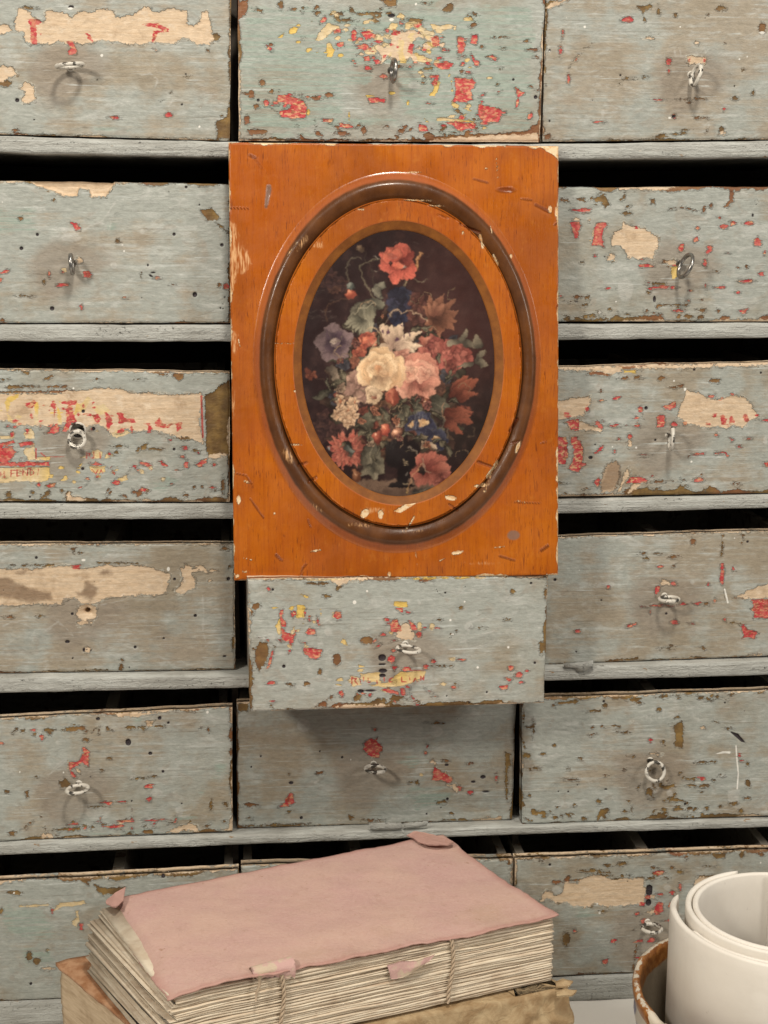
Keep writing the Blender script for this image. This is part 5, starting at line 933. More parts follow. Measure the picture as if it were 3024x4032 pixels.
# tawny lily
for a, L in ((-1.9, 170), (-1.35, 175), (-.75, 185), (-.2, 170), (2.6, 120), (2.0, 130), (1.4, 180), (.7, 170), (.25, 150), (-2.5, 130)): petal(1115, 745, a, L, 74, '4a2c1f', '8a5a42', 'a9785c', .35)
for a in (-2.2, -1.6, -1.0): petal(1115, 740, a, 120, 55, '6a4030', '9c6a50', None, .3)
# buds
ball(535, 235, 26, '5c4c3c', '9c8468'); leaf(470, 545, -1.9, 70, 55, '4b5a58', '8c9a94'); ball(455, 575, 42, '8e3a24', 'e07a52', 34, 'f0b088'); ball(447, 515, 32, '4d5c5a', '95a29c', 34)
for i in range(9): ball(935+7*i, 415-19*i, 9, '8a5a2c', 'd9a468', 13)
stroke([(930, 425), (995, 255)], 4, 'c99860', .8)
# red poppy at the top
for (x, y, a, L, W) in ((820, 330, 0.3, 110, 150), (830, 330, 1.0, 170, 150), (820, 340, 1.7, 160, 140), (815, 330, 2.6, 130, 120), (820, 330, -0.5, 120, 150), (815, 325, -1.2, 150, 140), (800, 330, -2.0, 130, 120), (800, 330, -2.7, 140, 120), (800, 345, 3.1, 140, 110)):
    petal(x, y, a, L, W, 'a03a2c', 'd9604a', 'ec8468', .35, 3, .5, .95)
petal(850, 300, .5, 80, 170, '7a2c26', '8f3a30', None, .3, 4, .5, .95)
for a in (-1.9, -1.3, -2.5): petal(790, 320, a, 100, 80, 'c14e38', 'e8704f', 'f08c6c', .3)
ball(765, 335, 16, '2a1614', '4a2620', 24); petal(780, 345, .2, 90, 60, 'd25a40', 'ee7a58', 'f39a78', .3)
# grey acanthus leaves
leaf(640, 640, 2.5, 260, 150, '565b50', '9a9c88', 'b6b69e'); leaf(560, 650, 1.55, 250, 150, '5f6456', 'a0a28c', 'bcbca6'); leaf(640, 560, -.9, 110, 60, '575b54', '84887a'); leaf(700, 600, -2.3, 110, 60, '4e524c', '7d8174')
leaf(590, 640, .1, 140, 80, '3f443d', '6f7466'); stroke([(640, 655), (540, 680), (480, 760), (465, 880)], 7, 'a8a890', .8)
for i in range(7):
    a = 1.0+i*.28; petal(520, 740, a, 130, 40, '4f5448', '8c8f7c', None, .3)
# pansy
for a in (-1.6, -0.3, .9, 2.0, 3.2): petal(330, 950, a, 150, 165, '4e3f50', '7d6c74', '9c8c8c', .3, 3, .35, .95)
for a in (-2.2, .3, 1.4, 2.7, -.9): petal(330, 948, a, 105, 95, '2e2236', '5c4c5c', '8c7c80', .3, 3, .3, .95)
ball(328, 946, 34, '6e5f66', 'c9bcb0'); stroke([(312, 940), (328, 930), (346, 944), (330, 962), (316, 952)], 5, '4b3c4a', .9)
# little orange carnations
bloom(580, 925, 85, 3, ('6a2c22', 'b85a40', 'd27a5c', '9c4636'), 8, .9, 0, 21); bloom(515, 1035, 75, 3, ('5c2a22', 'a84e38', 'c46a4c'), 8, .8, .5, 22); ball(575, 925, 40, 'b85a40', 'e8895f', 34)
# red and coral flowers at the right
bloom(1060, 1000, 130, 4, ('5c2a28', 'a0524a', 'b8685a', '8c443e'), 9, .9, 0, 23); bloom(1240, 1040, 145, 4, ('602b2a', 'ac5a50', 'bc6a5c', '94483f'), 9, .95, .3, 24); petal(985, 960, -.7, 100, 80, 'a05a48', 'c98068', 'd89880', .3)
for x, y, a in ((1300, 950, -1.2), (1320, 960, -.2), (1340, 930, .6), (1400, 1090, .2), (1400, 1080, -.7), (1390, 1100, 2.8), (1440, 1000, -1.8), (1300, 930, 2.8)): petal(x, y, a, 115, 55, '4f4e44', '8d8976', 'b4ab90', .3)
# white spotted tulip
for a, L, W in ((-2.0, 200, 85), (-1.15, 190, 75), (-.45, 240, 80), (.05, 215, 85), (2.9, 120, 75), (-1.6, 150, 80)): petal(775, 965, a, L, W, '9c8474', 'd8c4a8', 'efdfc4', .25, 3, .45)
for a in (-.75, -.1, .25): petal(790, 980, a, 165, 62, 'a08a7a', 'dccbb0', 'f0e2ca', .25)
for x, y in ((840, 825), (745, 860), (900, 880), (800, 920), (705, 855), (860, 900)): ball(x, y, 9, '4a2c4a', '64405a', 13)
stroke([(765, 740), (790, 695), (825, 690), (850, 720), (920, 705), (985, 745), (1035, 790)], 8, 'b09a80', .9); stroke([(690, 830), (730, 770), (765, 740)], 6, '6f6658', .9); stroke([(570, 830), (640, 825), (680, 870), (675, 920), (620, 980), (630, 1040)], 8, 'b6a27f', .9)
# lower leaves
for x, y, a, L, W in ((360, 1230, -2.2, 130, 80), (380, 1260, .4, 180, 110), (460, 1160, .2, 110, 90), (500, 1100, -.5, 90, 70), (900, 1400, .2, 160, 90), (1050, 1400, .3, 170, 150), (300, 1300, 2.6, 160, 60), (1180, 1250, -.8, 180, 40)): leaf(x, y, a, L, W, '2c312a', '5b5f52', '77786a')
petal(290, 1130, 1.0, 150, 75, '4f4a42', '8f8474', 'b5a890', .3); bloom(150, 1190, 60, 2, ('5a2c22', '96553c', '7a4030'), 5, 1, .4, 31); stroke([(180, 1220), (260, 1240), (330, 1250)], 6, '54443a', .8)
for i, (x, y, R, cc) in enumerate(((760, 1060, 70, ('7a5046', 'c08c78', 'd4a48c')), (840, 1060, 70, ('84544a', 'cc9480', 'b87c6a')), (1090, 1120, 70, ('5c2a28', 'a4544a', '8c443e')), (560, 1180, 70, ('4a4a40', '7d7a68', '8c8672')), (1130, 1290, 60, ('3a2a24', '6a4a3c', '5a3e34')), (430, 1330, 60, ('5a4a40', '9c8068', '8a705c')), (860, 1500, 60, ('23271f', '5f6353', '4a4e40')), (700, 1540, 60, ('2a2a22', '6a6656', '55523f')), (1230, 1150, 60, ('4f2826', '8c4a40', '7a3e36')), (480, 1090, 55, ('5c3a2c', '9c6248', '8a5440')))):
    bloom(x, y, R, 3, cc, 8, .9, i, 300+i, None, .8)
# cream rose and pink peony
bloom(520, 1280, 130, 3, ('6d5048', 'b49484', 'a08074'), 7, 1.1, 0, 32); rosette(965, 1225, 190, ('8a4a3e', 'd59480', 'e2a890', 'c98470'), 41, 4, .95, 'efc2a8')
for a in (.6, 1.2, 1.8, .1): petal(960, 1250, a, 170, 130, '8f5044', 'cf8e78', 'e0a890', .3, 3, .5, .9)
rosette(890, 1190, 80, ('b4705c', 'e6b094', 'eabba0'), 42, 3, 1, 'f3d0b4'); rosette(1010, 1190, 75, ('b06c5a', 'e0a48c', 'e8b49c'), 43, 2, .8, 'f0c8ae')
rosette(668, 1165, 192, ('a87a52', 'e8cb9c', 'eed6aa', 'd9b888'), 44, 5, .85, 'fbf0d0'); ball(655, 1130, 22, 'c08a58', 'dca878', 18)
for a in (1.5, 1.1, 2.1): petal(680, 1210, a, 110, 120, '9c8060', 'd9c29a', 'eedcb8', .25, 3, .5, .9)
rosette(615, 1350, 80, ('7a5e48', 'd8c09c', 'e2cca8'), 45, 3, 1, 'f0e0c0'); ball(630, 1360, 22, '7a4a3c', 'b07a60')
ball(763, 1365, 58, '7c3424', 'd9825f', 60); petal(735, 1330, 1.2, 90, 45, '8a4030', 'c46a4c', 'e89a78', .2)
# daffodil cluster
for i, (x, y) in enumerate(((370, 1385), (470, 1410), (370, 1460), (430, 1470), (350, 1490), (470, 1500), (400, 1530), (440, 1560))): bloom(x, y, 52, 2, ('8a6648', 'dcb890', 'e8caa4'), 6, 1, i, 60+i, 'f4dcbc', .6)
for x, y in ((372, 1388), (430, 1470), (480, 1410)): ball(x, y, 12, '9a5a34', 'd09060')
# dark leaves with light veins under the bouquet
for x, y, a, L, W in ((530, 1600, -1.0, 150, 110), (480, 1600, -.4, 200, 100), (590, 1600, 1.4, 130, 80), (690, 1440, 1.3, 110, 70), (800, 1460, -.1, 100, 70), (820, 1420, 1.0, 120, 80), (760, 1500, .3, 110, 70), (900, 1370, .4, 110, 80), (600, 1450, .9, 130, 60), (560, 1720, .4, 120, 70), (920, 1680, .1, 190, 70), (1060, 1650, -.3, 130, 70), (930, 1540, -1.0, 120, 70), (700, 1700, .9, 160, 60), (1180, 1730, 1.2, 110, 55)):
    leaf(x, y, a, L, W, '23271f', '5f6353', '9a967e')
# ring of stem, blue morning glories
stroke([(1060, 1450), (1130, 1480), (1160, 1600), (1130, 1720), (1080, 1790)], 12, '5f5c52', .8); stroke([(1175, 1400), (1150, 1480), (1180, 1560), (1290, 1545)], 6, 'b08a6a', .9); stroke([(1190, 1440), (1200, 1560), (1200, 1660), (1150, 1750), (1080, 1800)], 7, '7a705f', .85)
for x, y, R, s in ((1000, 1560, 105, 1), (1100, 1690, 95, 2), (905, 1570, 60, 3)):
    bloom(x, y, R, 2, ('151d38', '2c3450', '3c4560', '242c44'), 7, 1, s, 70+s, '6d7890', .95); bloom(x+5, y+5, R*.34, 1, ('c9a46c', 'dcc49a', 'b08a5c'), 5, 1, s, 80+s)
for i in range(4): stroke([(935+i*22, 1480+i*6), (925+i*26, 1600)], 6, '8c96a4', .35)
# tulips at the right
for x, y, a, L, W in ((1215, 1370, -.95, 230, 80), (1215, 1365, -.55, 260, 90), (1230, 1375, -.2, 210, 80), (1210, 1380, -.75, 240, 60), (1165, 1480, .05, 230, 75), (1160, 1500, .3, 240, 90), (1165, 1530, .75, 200, 80), (1165, 1500, .12, 210, 55)): petal(x, y, a, L, W, '52251a', '9c5238', 'bd7050', .35, 3, .55)
# berries
for x, y, r, d, l in ((715, 1618, 40, '8e3524', 'ee8a66'), (652, 1672, 42, '6a2a20', 'c96a50'), (805, 1648, 42, '5b3a2c', 'd49a78'), (830, 1728, 32, '8a4a38', 'e8a284'), (1030, 1410, 40, '4a2418', '9c6040'), (990, 1380, 26, '4a2418', '7a4430')): ball(x, y, r, d, l, None, 'f6c8a8')
ball(715, 1618, 18, 'b04a30', 'f4a070'); stroke([(690, 1480), (668, 1560), (680, 1620)], 6, '6d5b45', .9); stroke([(670, 1480), (700, 1540), (780, 1600)], 6, '6d5b45', .9); petal(790, 1580, -.2, 60, 45, 'b89a80', 'e4cdb0', None, .2); petal(1050, 1740, .4, 60, 45, '9c8c78', 'd8c4a8', None, .2)
# pink chrysanthemum
bloom(420, 1770, 165, 5, ('7a2e28', 'd0604c', 'e07860', 'b84c40'), 22, .95, 0, 90, 'f09a80', .30); sl = win(420, 1770, 190); blend(sstep(430, 560, PX[sl])*sstep(190, 150, np.hypot(PX[sl]-420, PY[sl]-1770))*.55, srgb('4a2426'), sl)
petal(440, 1700, 1.5, 130, 60, '1e221c', '4a5048', None, .2); petal(390, 1760, .2, 90, 45, '3f4a48', '7d8a86', None, .2)
# grey-green leaf, little bud, dark vase, table front
leaf(600, 1720, 1.5, 290, 170, '4d5046', '95937e', 'b5b098'); leaf(620, 1900, 2.6, 120, 80, '4d5046', '8a8874'); leaf(620, 1860, .9, 120, 90, '4a4d43', '858470'); ball(492, 1970, 42, '6b3d22', 'c98a5c', 44, 'f0c8a0')
ball(850, 1810, 150, '0d0d10', '1b1c20', 130); petal(850, 1920, 1.57, 140, 110, '0d0d10', '141418', None, .1); ball(840, 2050, 108, '0e0e11', '1d1d20', 26)
for i in range(4): stroke([(720+i*22, 1700), (725+i*18, 1780)], 6, '3c4040', .5)
for y in (1858, 1872, 1890): stroke([(852, y), (888, y)], 4, 'd8c8a0', .85)
stroke([(848, 2040), (890, 2040)], 4, 'e0d2ac', .8); stroke([(860, 1960), (864, 1980)], 6, '8a8a88', .8); stroke([(905, 1745), (950, 1790), (970, 1850)], 8, '8a8478', .8)
# coral anemone
for a, L, W in ((-1.9, 150, 130), (-1.2, 160, 130), (-.5, 190, 140), (.1, 180, 140), (.7, 150, 130), (1.3, 120, 120), (2.1, 140, 120), (2.9, 140, 110)): petal(1030, 1935, a, L, W, '7c342c', 'c06a58', 'd08472', .3, 3, .45, .95)
bloom(1150, 2010, 90, 2, ('6a2c28', 'a85a4c', 'b8685a'), 7, .8, 0, 95); petal(1070, 1930, -.15, 150, 95, '9c4a3c', 'cf7a64', 'dc9480', .3); ball(1000, 1945, 36, '1d1614', '3a2c28', 30)
stroke([(1005, 1840), (1010, 1910), (1070, 1955)], 9, 'a88a74', .9); stroke([(1000, 1890), (920, 1990), (890, 2075), (875, 2110)], 6, 'd8a878', .9)
for i in range(5): ball(865+7*i, 2108-9*i+(i % 2)*14, 6, '8a6a2c', 'd8c070')
leaf(920, 2110, -.25, 150, 50, '2d2d2c', '57524a')
stroke([(1380, 1610), (1385, 1650), (1345, 1690)], 4, '7d6d5a', .7); stroke([(1205, 1790), (1200, 1850)], 5, '8a7a58', .7)
# old scratches and pinholes in the print
rr = random.Random(5)
for i in range(46):
    if i < 22: x, y, l = rr.uniform(90, 300), rr.uniform(480, 780), rr.uniform(20, 110)
    elif i < 34: x, y, l = rr.uniform(600, 1050), rr.uniform(150, 330), rr.uniform(15, 60)
    else: x, y, l = rr.uniform(200, 1450), rr.uniform(300, 1900), rr.uniform(6, 24)
    stroke([(x, y), (x+l, y+rr.uniform(-4, 4))], rr.uniform(1.6, 3.0), '8f8580', rr.uniform(.15, .6), 1.2)
stroke([(640, 300), (655, 320)], 5, 'c8c4b8', .9); stroke([(640, 405), (680, 408)], 4, 'c8c4b8', .8); ball(868, 370, 16, '7a6a66', 'd8ccc4', 9); ball(278, 1765, 10, '4a4a52', 'c4ccd0', 14)
def soft(A):
    B = A.copy()
    for ax in (0, 1): B = (np.roll(B, 1, ax)+2*B+np.roll(B, -1, ax))/4
    return B
CV = soft(soft(CV))*0.7+CV*0.3
rb = random.Random(21)
for i in range(90):                              # sprigs and small leaves laid into the gaps
    a = rb.uniform(0, 6.283); q = rb.random()**.55; x = 800+520*q*math.cos(a); y = 1320+600*q*math.sin(a); lum0 = CV[min(len(gx)-1, max(0, int((x-70)/3.6))), min(len(gz)-1, max(0, int((y-76)/3.6)))].mean()
    if lum0 > 0.10: continue
    if i % 3: leaf(x, y, rb.uniform(0, 6.28), rb.uniform(50, 110), rb.uniform(24, 52), '262820', rb.choice(('6a6a56', '5a5c4a', '76705a', '4e5348')), '8a8670')
    else: bloom(x, y, rb.uniform(24, 46), 2, rb.choice((('4a2c22', '9c6248', 'b07858'), ('4a3a34', '94806c', 'a8947c'), ('3a2626', '7a4a44', '8c5a50'))), 6, .9, a, 400+i)
for i in range(26):
    x = rb.uniform(350, 1350); y = rb.uniform(600, 1900); a = rb.uniform(0, 6.28)
    stroke([(x, y), (x+40*math.cos(a), y+40*math.sin(a)), (x+80*math.cos(a+.7), y+80*math.sin(a+.7)), (x+100*math.cos(a+1.2), y+100*math.sin(a+1.2))], 4, rb.choice(('8a7a5c', '6f6a54', 'a08a6a')), .6)
for sc_, am in ((52, 22), (17, 8)):              # irregular brush edges: nudge the paint about
    wx = np.clip(np.rint((PX-70+am*2*(fbm(PX/sc_, PY/sc_, 51, 2)-.5))/3.6).astype(int), 0, len(gx)-1); wy = np.clip(np.rint((PY-76+am*2*(fbm(PX/sc_+40, PY/sc_, 52, 2)-.5))/3.6).astype(int), 0, len(gz)-1)
    CV = CV[wx, wy]
CV = soft(CV)
lum_ = CV.mean(-1, keepdims=True); CV = lum_+(CV-lum_)*0.76                     # an aged print: colours pulled together and browned
CV = CV*np.array([1.0, 0.86, 0.76])*0.95+np.array([0.008, 0.0036, 0.0034])
CV *= (0.86+0.28*fbm(PX/5, PY/5, 77, 2))[..., None]*(0.80+0.40*NZ)[..., None]*(1.04-0.42*sstep(0.45, 1.0, np.hypot((PX-GX)/741.0, (PY-GZ)/1025.0)))[..., None]
xx = ECX+(PX-GX)*KX; zz = ECZ-(PY-GZ)*KZ
Vp = loc(xx.ravel(), zz.ravel(), (DH-0.0050)*np.ones(xx.size)+0.0003*(fbm(PX/120, PY/120, 8, 2)-0.5).ravel())
el = np.hypot((PX-GX)/741.0, (PY-GZ)/1025.0).ravel(); Fp = gridF(*PX.shape)[:, ::-1]
keep = (el[Fp] < 1.012).any(1); Fp = Fp[keep]; used = np.unique(Fp); rm = np.zeros(len(Vp), int); rm[used] = np.arange(len(used))
def mat_print():
    t = NT('glossy_flower_print'); O = t.objc()
    return t.out(t.acol('col'), t.rng(t.noise(O, 60, 3), .3, .7, 0.40, 0.52), t.bump(t.noise(t.scale(O, (500, 100, 1400)), 1, 3), 0.00015, 0.4), spec=0.2)
po = mobj('flower_print', Vp[used], rm[Fp], mat_print(), plq, cols=CV.reshape(-1, 3)[used])
po['label'] = 'oval print of a loose bouquet of flowers in a dark vase'

# ------------------------------------------------------------------ stacked old books
def mat_cover():
    t = NT('faded_pink_paper'); P = t.pos()
    st = t.noise(t.scale(P, (60, 130, 60), rot=(0, 0, 0.35)), 1, 5, 0.65); cl = t.noise(P, 16, 4, 0.6)
    col = t.mix(t.rng(cl, 0.3, 0.75), (0.51, 0.320, 0.290), (0.55, 0.370, 0.305))
    col = t.mix(t.rng(st, 0.42, 0.70, 0, 0.35), col, (0.56, 0.39, 0.33))
    col = t.mix(t.rng(t.noise(t.scale(P, (7, 7, 7), (3, 3, 3)), 1, 4, 0.6), 0.55, 0.75, 0, 0.45), col, (0.40, 0.27, 0.18))
    col = t.mix(t.rng(t.noise(P, 120, 4, 0.7), 0.63, 0.72, 0, 0.6), col, (0.33, 0.19, 0.12))
    col = t.mix(t.rng(t.noise(P, 420, 4, 0.7), 0.42, 0.66, 0, 0.28), col, (0.62, 0.46, 0.40)); col = t.mix(t.rng(t.noise(P, 75, 5, 0.7), 0.55, 0.70, 0, 0.35), col, (0.42, 0.26, 0.21))
    fold = t.rng(t.attr('edge'), 0.0, 1.0); col = t.mix(t.math('MULTIPLY', fold, 0.55), col, (0.40, 0.20, 0.17))
    h = t.math('ADD', t.noise(t.scale(P, (200, 420, 200), rot=(0, 0, 0.35)), 1, 4, 0.65), t.math('MULTIPLY', cl, 0.35))
    cr = t.rng(t.noise(t.scale(P, (26, 26, 26), (2, 1, 0), (0, 0, 0.5)), 1, 4, 0.55, 1.5), 0.490, 0.5, 0, 1)
    cr = t.math('MULTIPLY', cr, t.rng(t.noise(t.scale(P, (26, 26, 26), (2, 1, 0), (0, 0, 0.5)), 1, 4, 0.55, 1.5), 0.5, 0.51, 1, 0)); h = t.math('ADD', h, t.math('MULTIPLY', cr, -0.28))
    return t.out(col, 0.78, t.bump(h, 0.0007, 0.6), spec=0.2)
M_COVER = mat_cover()
def mat_pages(name, a, b, dirt, lines=1500):
    t = NT(name); P = t.pos()
    w = t.noise(t.scale(P, (18, 18, lines)), 1, 3, 0.7); w2 = t.noise(t.scale(P, (45, 45, 350)), 1, 4, 0.65, 0.6); cl = t.noise(P, 30, 4, 0.65)
    col = t.mix(t.rng(w2, 0.3, 0.7), a, b); col = t.mix(t.rng(w, 0.28, 0.5, 0.65, 0), col, dirt); col = t.mix(t.rng(cl, 0.52, 0.75, 0, 0.6), col, dirt)
    h = t.math('ADD', t.math('MULTIPLY', w, 0.8), w2)
    return t.out(col, 0.85, t.bump(h, 0.0009, 0.8), spec=0.12)
M_PAGE = mat_pages('rough_cut_paper', (0.58, 0.48, 0.36), (0.74, 0.66, 0.53), (0.40, 0.29, 0.20), 650)
M_PAGEB = mat_pages('vellum_and_old_paper', (0.50, 0.385, 0.255), (0.60, 0.475, 0.33), (0.34, 0.24, 0.15), 120)
def mat_wrap():
    t = NT('crumpled_brown_paper'); P = t.pos(); cl = t.noise(P, 40, 4, 0.65, 0.8)
    col = t.mix(t.rng(cl, 0.35, 0.7), (0.30, 0.20, 0.105), (0.46, 0.35, 0.21))
    return t.out(col, 0.7, t.bump(t.noise(P, 90, 4, 0.6, 1.2), 0.003, 0.7), spec=0.25)
M_WRAP = mat_wrap()
def mat_leather():
    t = NT('worn_tan_leather'); P = t.pos(); cl = t.noise(P, 60, 4, 0.65)
    col = t.mix(t.rng(cl, 0.35, 0.65), (0.30, 0.14, 0.065), (0.45, 0.26, 0.15))
    return t.out(col, 0.65, t.bump(t.noise(P, 260, 4), 0.0008, 0.6), spec=0.3)
M_LEATH = mat_leather()
def mat_thread():
    t = NT('linen_thread'); P = t.pos()
    return t.out(t.mix(t.noise(P, 300, 3), (0.36, 0.27, 0.19), (0.52, 0.42, 0.31)), 0.9, spec=0.1)
M_THR = mat_thread()
def mat_scrap():
    t = NT('torn_spine_paper'); P = t.pos(); m = t.rng(t.noise(P, 75, 3), 0.45, 0.55)
    return t.out(t.mix(m, (0.56, 0.45, 0.34), (0.56, 0.36, 0.33)), 0.85, t.bump(t.noise(P, 300, 4), 0.0008, 0.7), spec=0.15)
M_SCRAP = mat_scrap()
ZB = 0.232; TH = 0.064
qFL, qFR, qNR, qNL = [onZ(x, y, ZB) for x, y in ((404, 3545), (1742, 3288), (2203, 3606), (660, 3918))]
def bq(u, v):                                    # u along the spine, v from far edge to spine
    u = np.asarray(u)[..., None]; v = np.asarray(v)[..., None]
    return (qFL*(1-u)+qFR*u)*(1-v)+(qNL*(1-u)+qNR*u)*v
eu = (qNR-qNL)/np.linalg.norm(qNR-qNL); ev = (qNL-qFL)/np.linalg.norm(qNL-qFL)
book = thing('old_book', tuple(np.array([*(((qFL+qNR)/2)[:2]), ZB-TH])), 'old book with faded pink paper cover and exposed sewn sections, top of the stack', 'book')
# cover: uneven outline, left end drooping over the pages, thin
nu, nv = 150, 90
u, v = np.meshgrid(np.linspace(0, 1, nu), np.linspace(0, 1, nv), indexing='ij')
def cover_pt(u, v, top):
    P = bq(u, v)
    eN = sstep(0.06, 0, 1-v); eF = sstep(0.06, 0, v); eL = sstep(0.05, 0, u); eR = sstep(0.05, 0, 1-u)
    P = P+ev[None, None]*((fbm(u*11, u*0, 3, 5)-0.5)*0.0085*eN*(0.3+1.2*vn(u*9, u*0, 77))+(fbm(u*22, u*0, 4, 4)-0.5)*0.004*eF)[..., None]
    P = P+eu[None, None]*((fbm(v*16, v*0, 5, 3)-0.5)*0.004*(eL+eR))[..., None]
    z = 0.0022*(fbm(u*5, v*4, 9, 3)-0.5)*2+0.0016*np.sin(u*3+v*2)
    z = z-0.010*sstep(0.05, 0, u)*(0.3+0.7*sstep(0.9, 0.3, v))-0.0022*sstep(0.12, 0, u)
    z = z+0.004*sstep(0.75, 1.0, u)*sstep(0.5, 1, v)*0.5+0.0012*sstep(0.1, 0, 1-v)*(fbm(u*18, v*0+2, 12, 3)-0.5)*4
    P[..., 2] += z-(0 if top else 0.0013)
    return P
Pt = cover_pt(u, v, True).reshape(-1, 3); Pb = cover_pt(u, v, False).reshape(-1, 3)
idx = np.arange(nu*nv).reshape(nu, nv); loop = np.concatenate([idx[:, 0], idx[-1, 1:], idx[-2::-1, -1], idx[0, -2:0:-1]]); L = len(loop); k = np.arange(L)
Fc = np.concatenate([gridF(nu, nv)[:, ::-1], gridF(nu, nv)+nu*nv, np.stack([loop, loop[(k+1) % L], nu*nv+loop[(k+1) % L], nu*nv+loop], -1)])
ed = np.minimum(np.minimum(u, 1-u)*3, np.minimum(v, 1-v)*2).ravel(); ed = sstep(0.10, 0.0, ed)*(0.4+0.9*fbm(u.ravel()*20, v.ravel()*14, 4, 3))
cover = mobj('front_cover', np.concatenate([Pt, Pb]), Fc, M_COVER, book, {'edge': np.concatenate([ed, ed])})
def sheet(name, rows, mat, parent, t=0.0005, nrm=(0, 0, 1)):
    """small curled sheet from rows of world points"""
    R = np.array(rows, float); a, b = R.shape[:2]; nn = np.array(nrm, float)
    T = R.reshape(-1, 3); B = T-nn*t
    id_ = np.arange(a*b).reshape(a, b); lp = np.concatenate([id_[:, 0], id_[-1, 1:], id_[-2::-1, -1], id_[0, -2:0:-1]]); L = len(lp); k = np.arange(L)
    F = np.concatenate([gridF(a, b), gridF(a, b)[:, ::-1]+a*b, np.stack([lp, lp[(k+1) % L], a*b+lp[(k+1) % L], a*b+lp], -1)])
    return mobj(name, np.concatenate([T, B]), F, mat, parent, {'edge': np.full(2*a*b, 0.8)})
def refine(rows, n):
    """bilinear refinement of a small control net with a little waviness"""
    R = np.array(rows, float); a, b = R.shape[:2]; o = []
    for s in np.linspace(0, a-1, n):
        i = min(int(s), a-2); f = s-i; line = R[i]*(1-f)+R[i+1]*f; o.append([line[min(int(q), b-2)]*(1-(q-min(int(q), b-2)))+line[min(int(q), b-2)+1]*(q-min(int(q), b-2)) for q in np.linspace(0, b-1, n)])
    o = np.array(o); o[..., 2] += 0.0012*(vn(o[..., 0]*300, o[..., 1]*300, 3)-0.5); return o
Zc = ZB+0.003
sheet('folded_corner', refine([[onZ(1600, 3290, Zc), onZ(1632, 3272, Zc+.003), onZ(1700, 3285, Zc+.0025), onZ(1785, 3312, Zc+.002)],
      [onZ(1625, 3300, Zc+.001), onZ(1655, 3300, Zc+.0025), onZ(1705, 3312, Zc+.0035), onZ(1786, 3318, Zc+.0025)],
      [onZ(1650, 3318, Zc+.001), onZ(1675, 3325, Zc+.0025), onZ(1715, 3328, Zc+.0035), onZ(1772, 3326, Zc+.0025)]], 14), M_COVER, cover)
sheet('folded_corner', refine([[onZ(420, 3540, Zc-.002), onZ(455, 3515, Zc+.003), onZ(495, 3494, Zc+.002)],
      [onZ(416, 3552, Zc), onZ(450, 3546, Zc+.0035), onZ(490, 3520, Zc+.0025)],
      [onZ(420, 3560, Zc-.001), onZ(456, 3576, Zc+.003), onZ(486, 3545, Zc+.002)]], 12), M_COVER, cover)
# sewn sections, each a folded gathering with a rounded back at the spine
NS = 30; zt = ZB-0.0024; rs = np.random.default_rng(3)
th_ = rs.uniform(0.55, 1.5, NS); th_ = th_/th_.sum()*(TH-0.0035)
z1 = zt
for s in range(NS):
    h = th_[s]; z0 = z1-h; nu = 90; uu = np.linspace(0, 1, nu)
    insN = 0.003+rs.uniform(0, 0.0022)+(0.004 if s in (0,) else 0); insL = 0.0035+rs.uniform(-0.0025, 0.003)+0.002*math.sin(s*0.8); insR = 0.002+rs.uniform(0, 0.002)
    du, dv = insL/0.34, insN/0.20
    prof = [(0.04, 1.0), (0.75, 1.0), (0.990, 0.99), (0.997, 0.94), (1.0, 0.75), (1.0, 0.30), (0.997, 0.06), (0.990, 0.01), (0.75, 0.0), (0.04, 0.0)]
    npf = len(prof); V = np.zeros((nu, npf, 3)); droop = -0.0045*sstep(0.10, 0, uu)
    wav = (fbm(uu*7+s*3, uu*0, 40+s, 3)-0.5)*0.0016; wz = (fbm(uu*5+3, uu*0+s*0.35, 90, 3)-0.5)*0.0026+(fbm(uu*16, uu*0, 120+s, 2)-0.5)*0.0013
    for j, (pv_, pz) in enumerate(prof):
        bul = (0.019*min(1.0, 0.25+s*0.16))/0.34*(1-pv_)**0.8
        U = (du-bul)+(1-insR/0.34-(du-bul))*uu
        P = bq(U, np.full(nu, (pv_*(1-dv)))) + ev[None]*(wav*(1 if pv_ > 0.9 else 0))[:, None]
        # thickness pinched a little at the sewing stations
        P[:, 2] = z0+(z1-z0-0.00025)*pz + wz*(0.6+0.4*pz) + droop*0.5*(1-s/NS)
        V[:, j] = P
    jl = (fbm(np.arange(npf)*0.9+s, np.zeros(npf), 7, 2)-0.5)*0.003
    V[0] += eu[None]*jl[:, None]
    F = [tuple(f) for f in gridF(nu, npf, 0, False, True)]+[tuple(range(npf)), tuple(range((nu-1)*npf, nu*npf))[::-1]]
    mobj('page_section', V.reshape(-1, 3), F, M_PAGE, book)
    z1 = z0
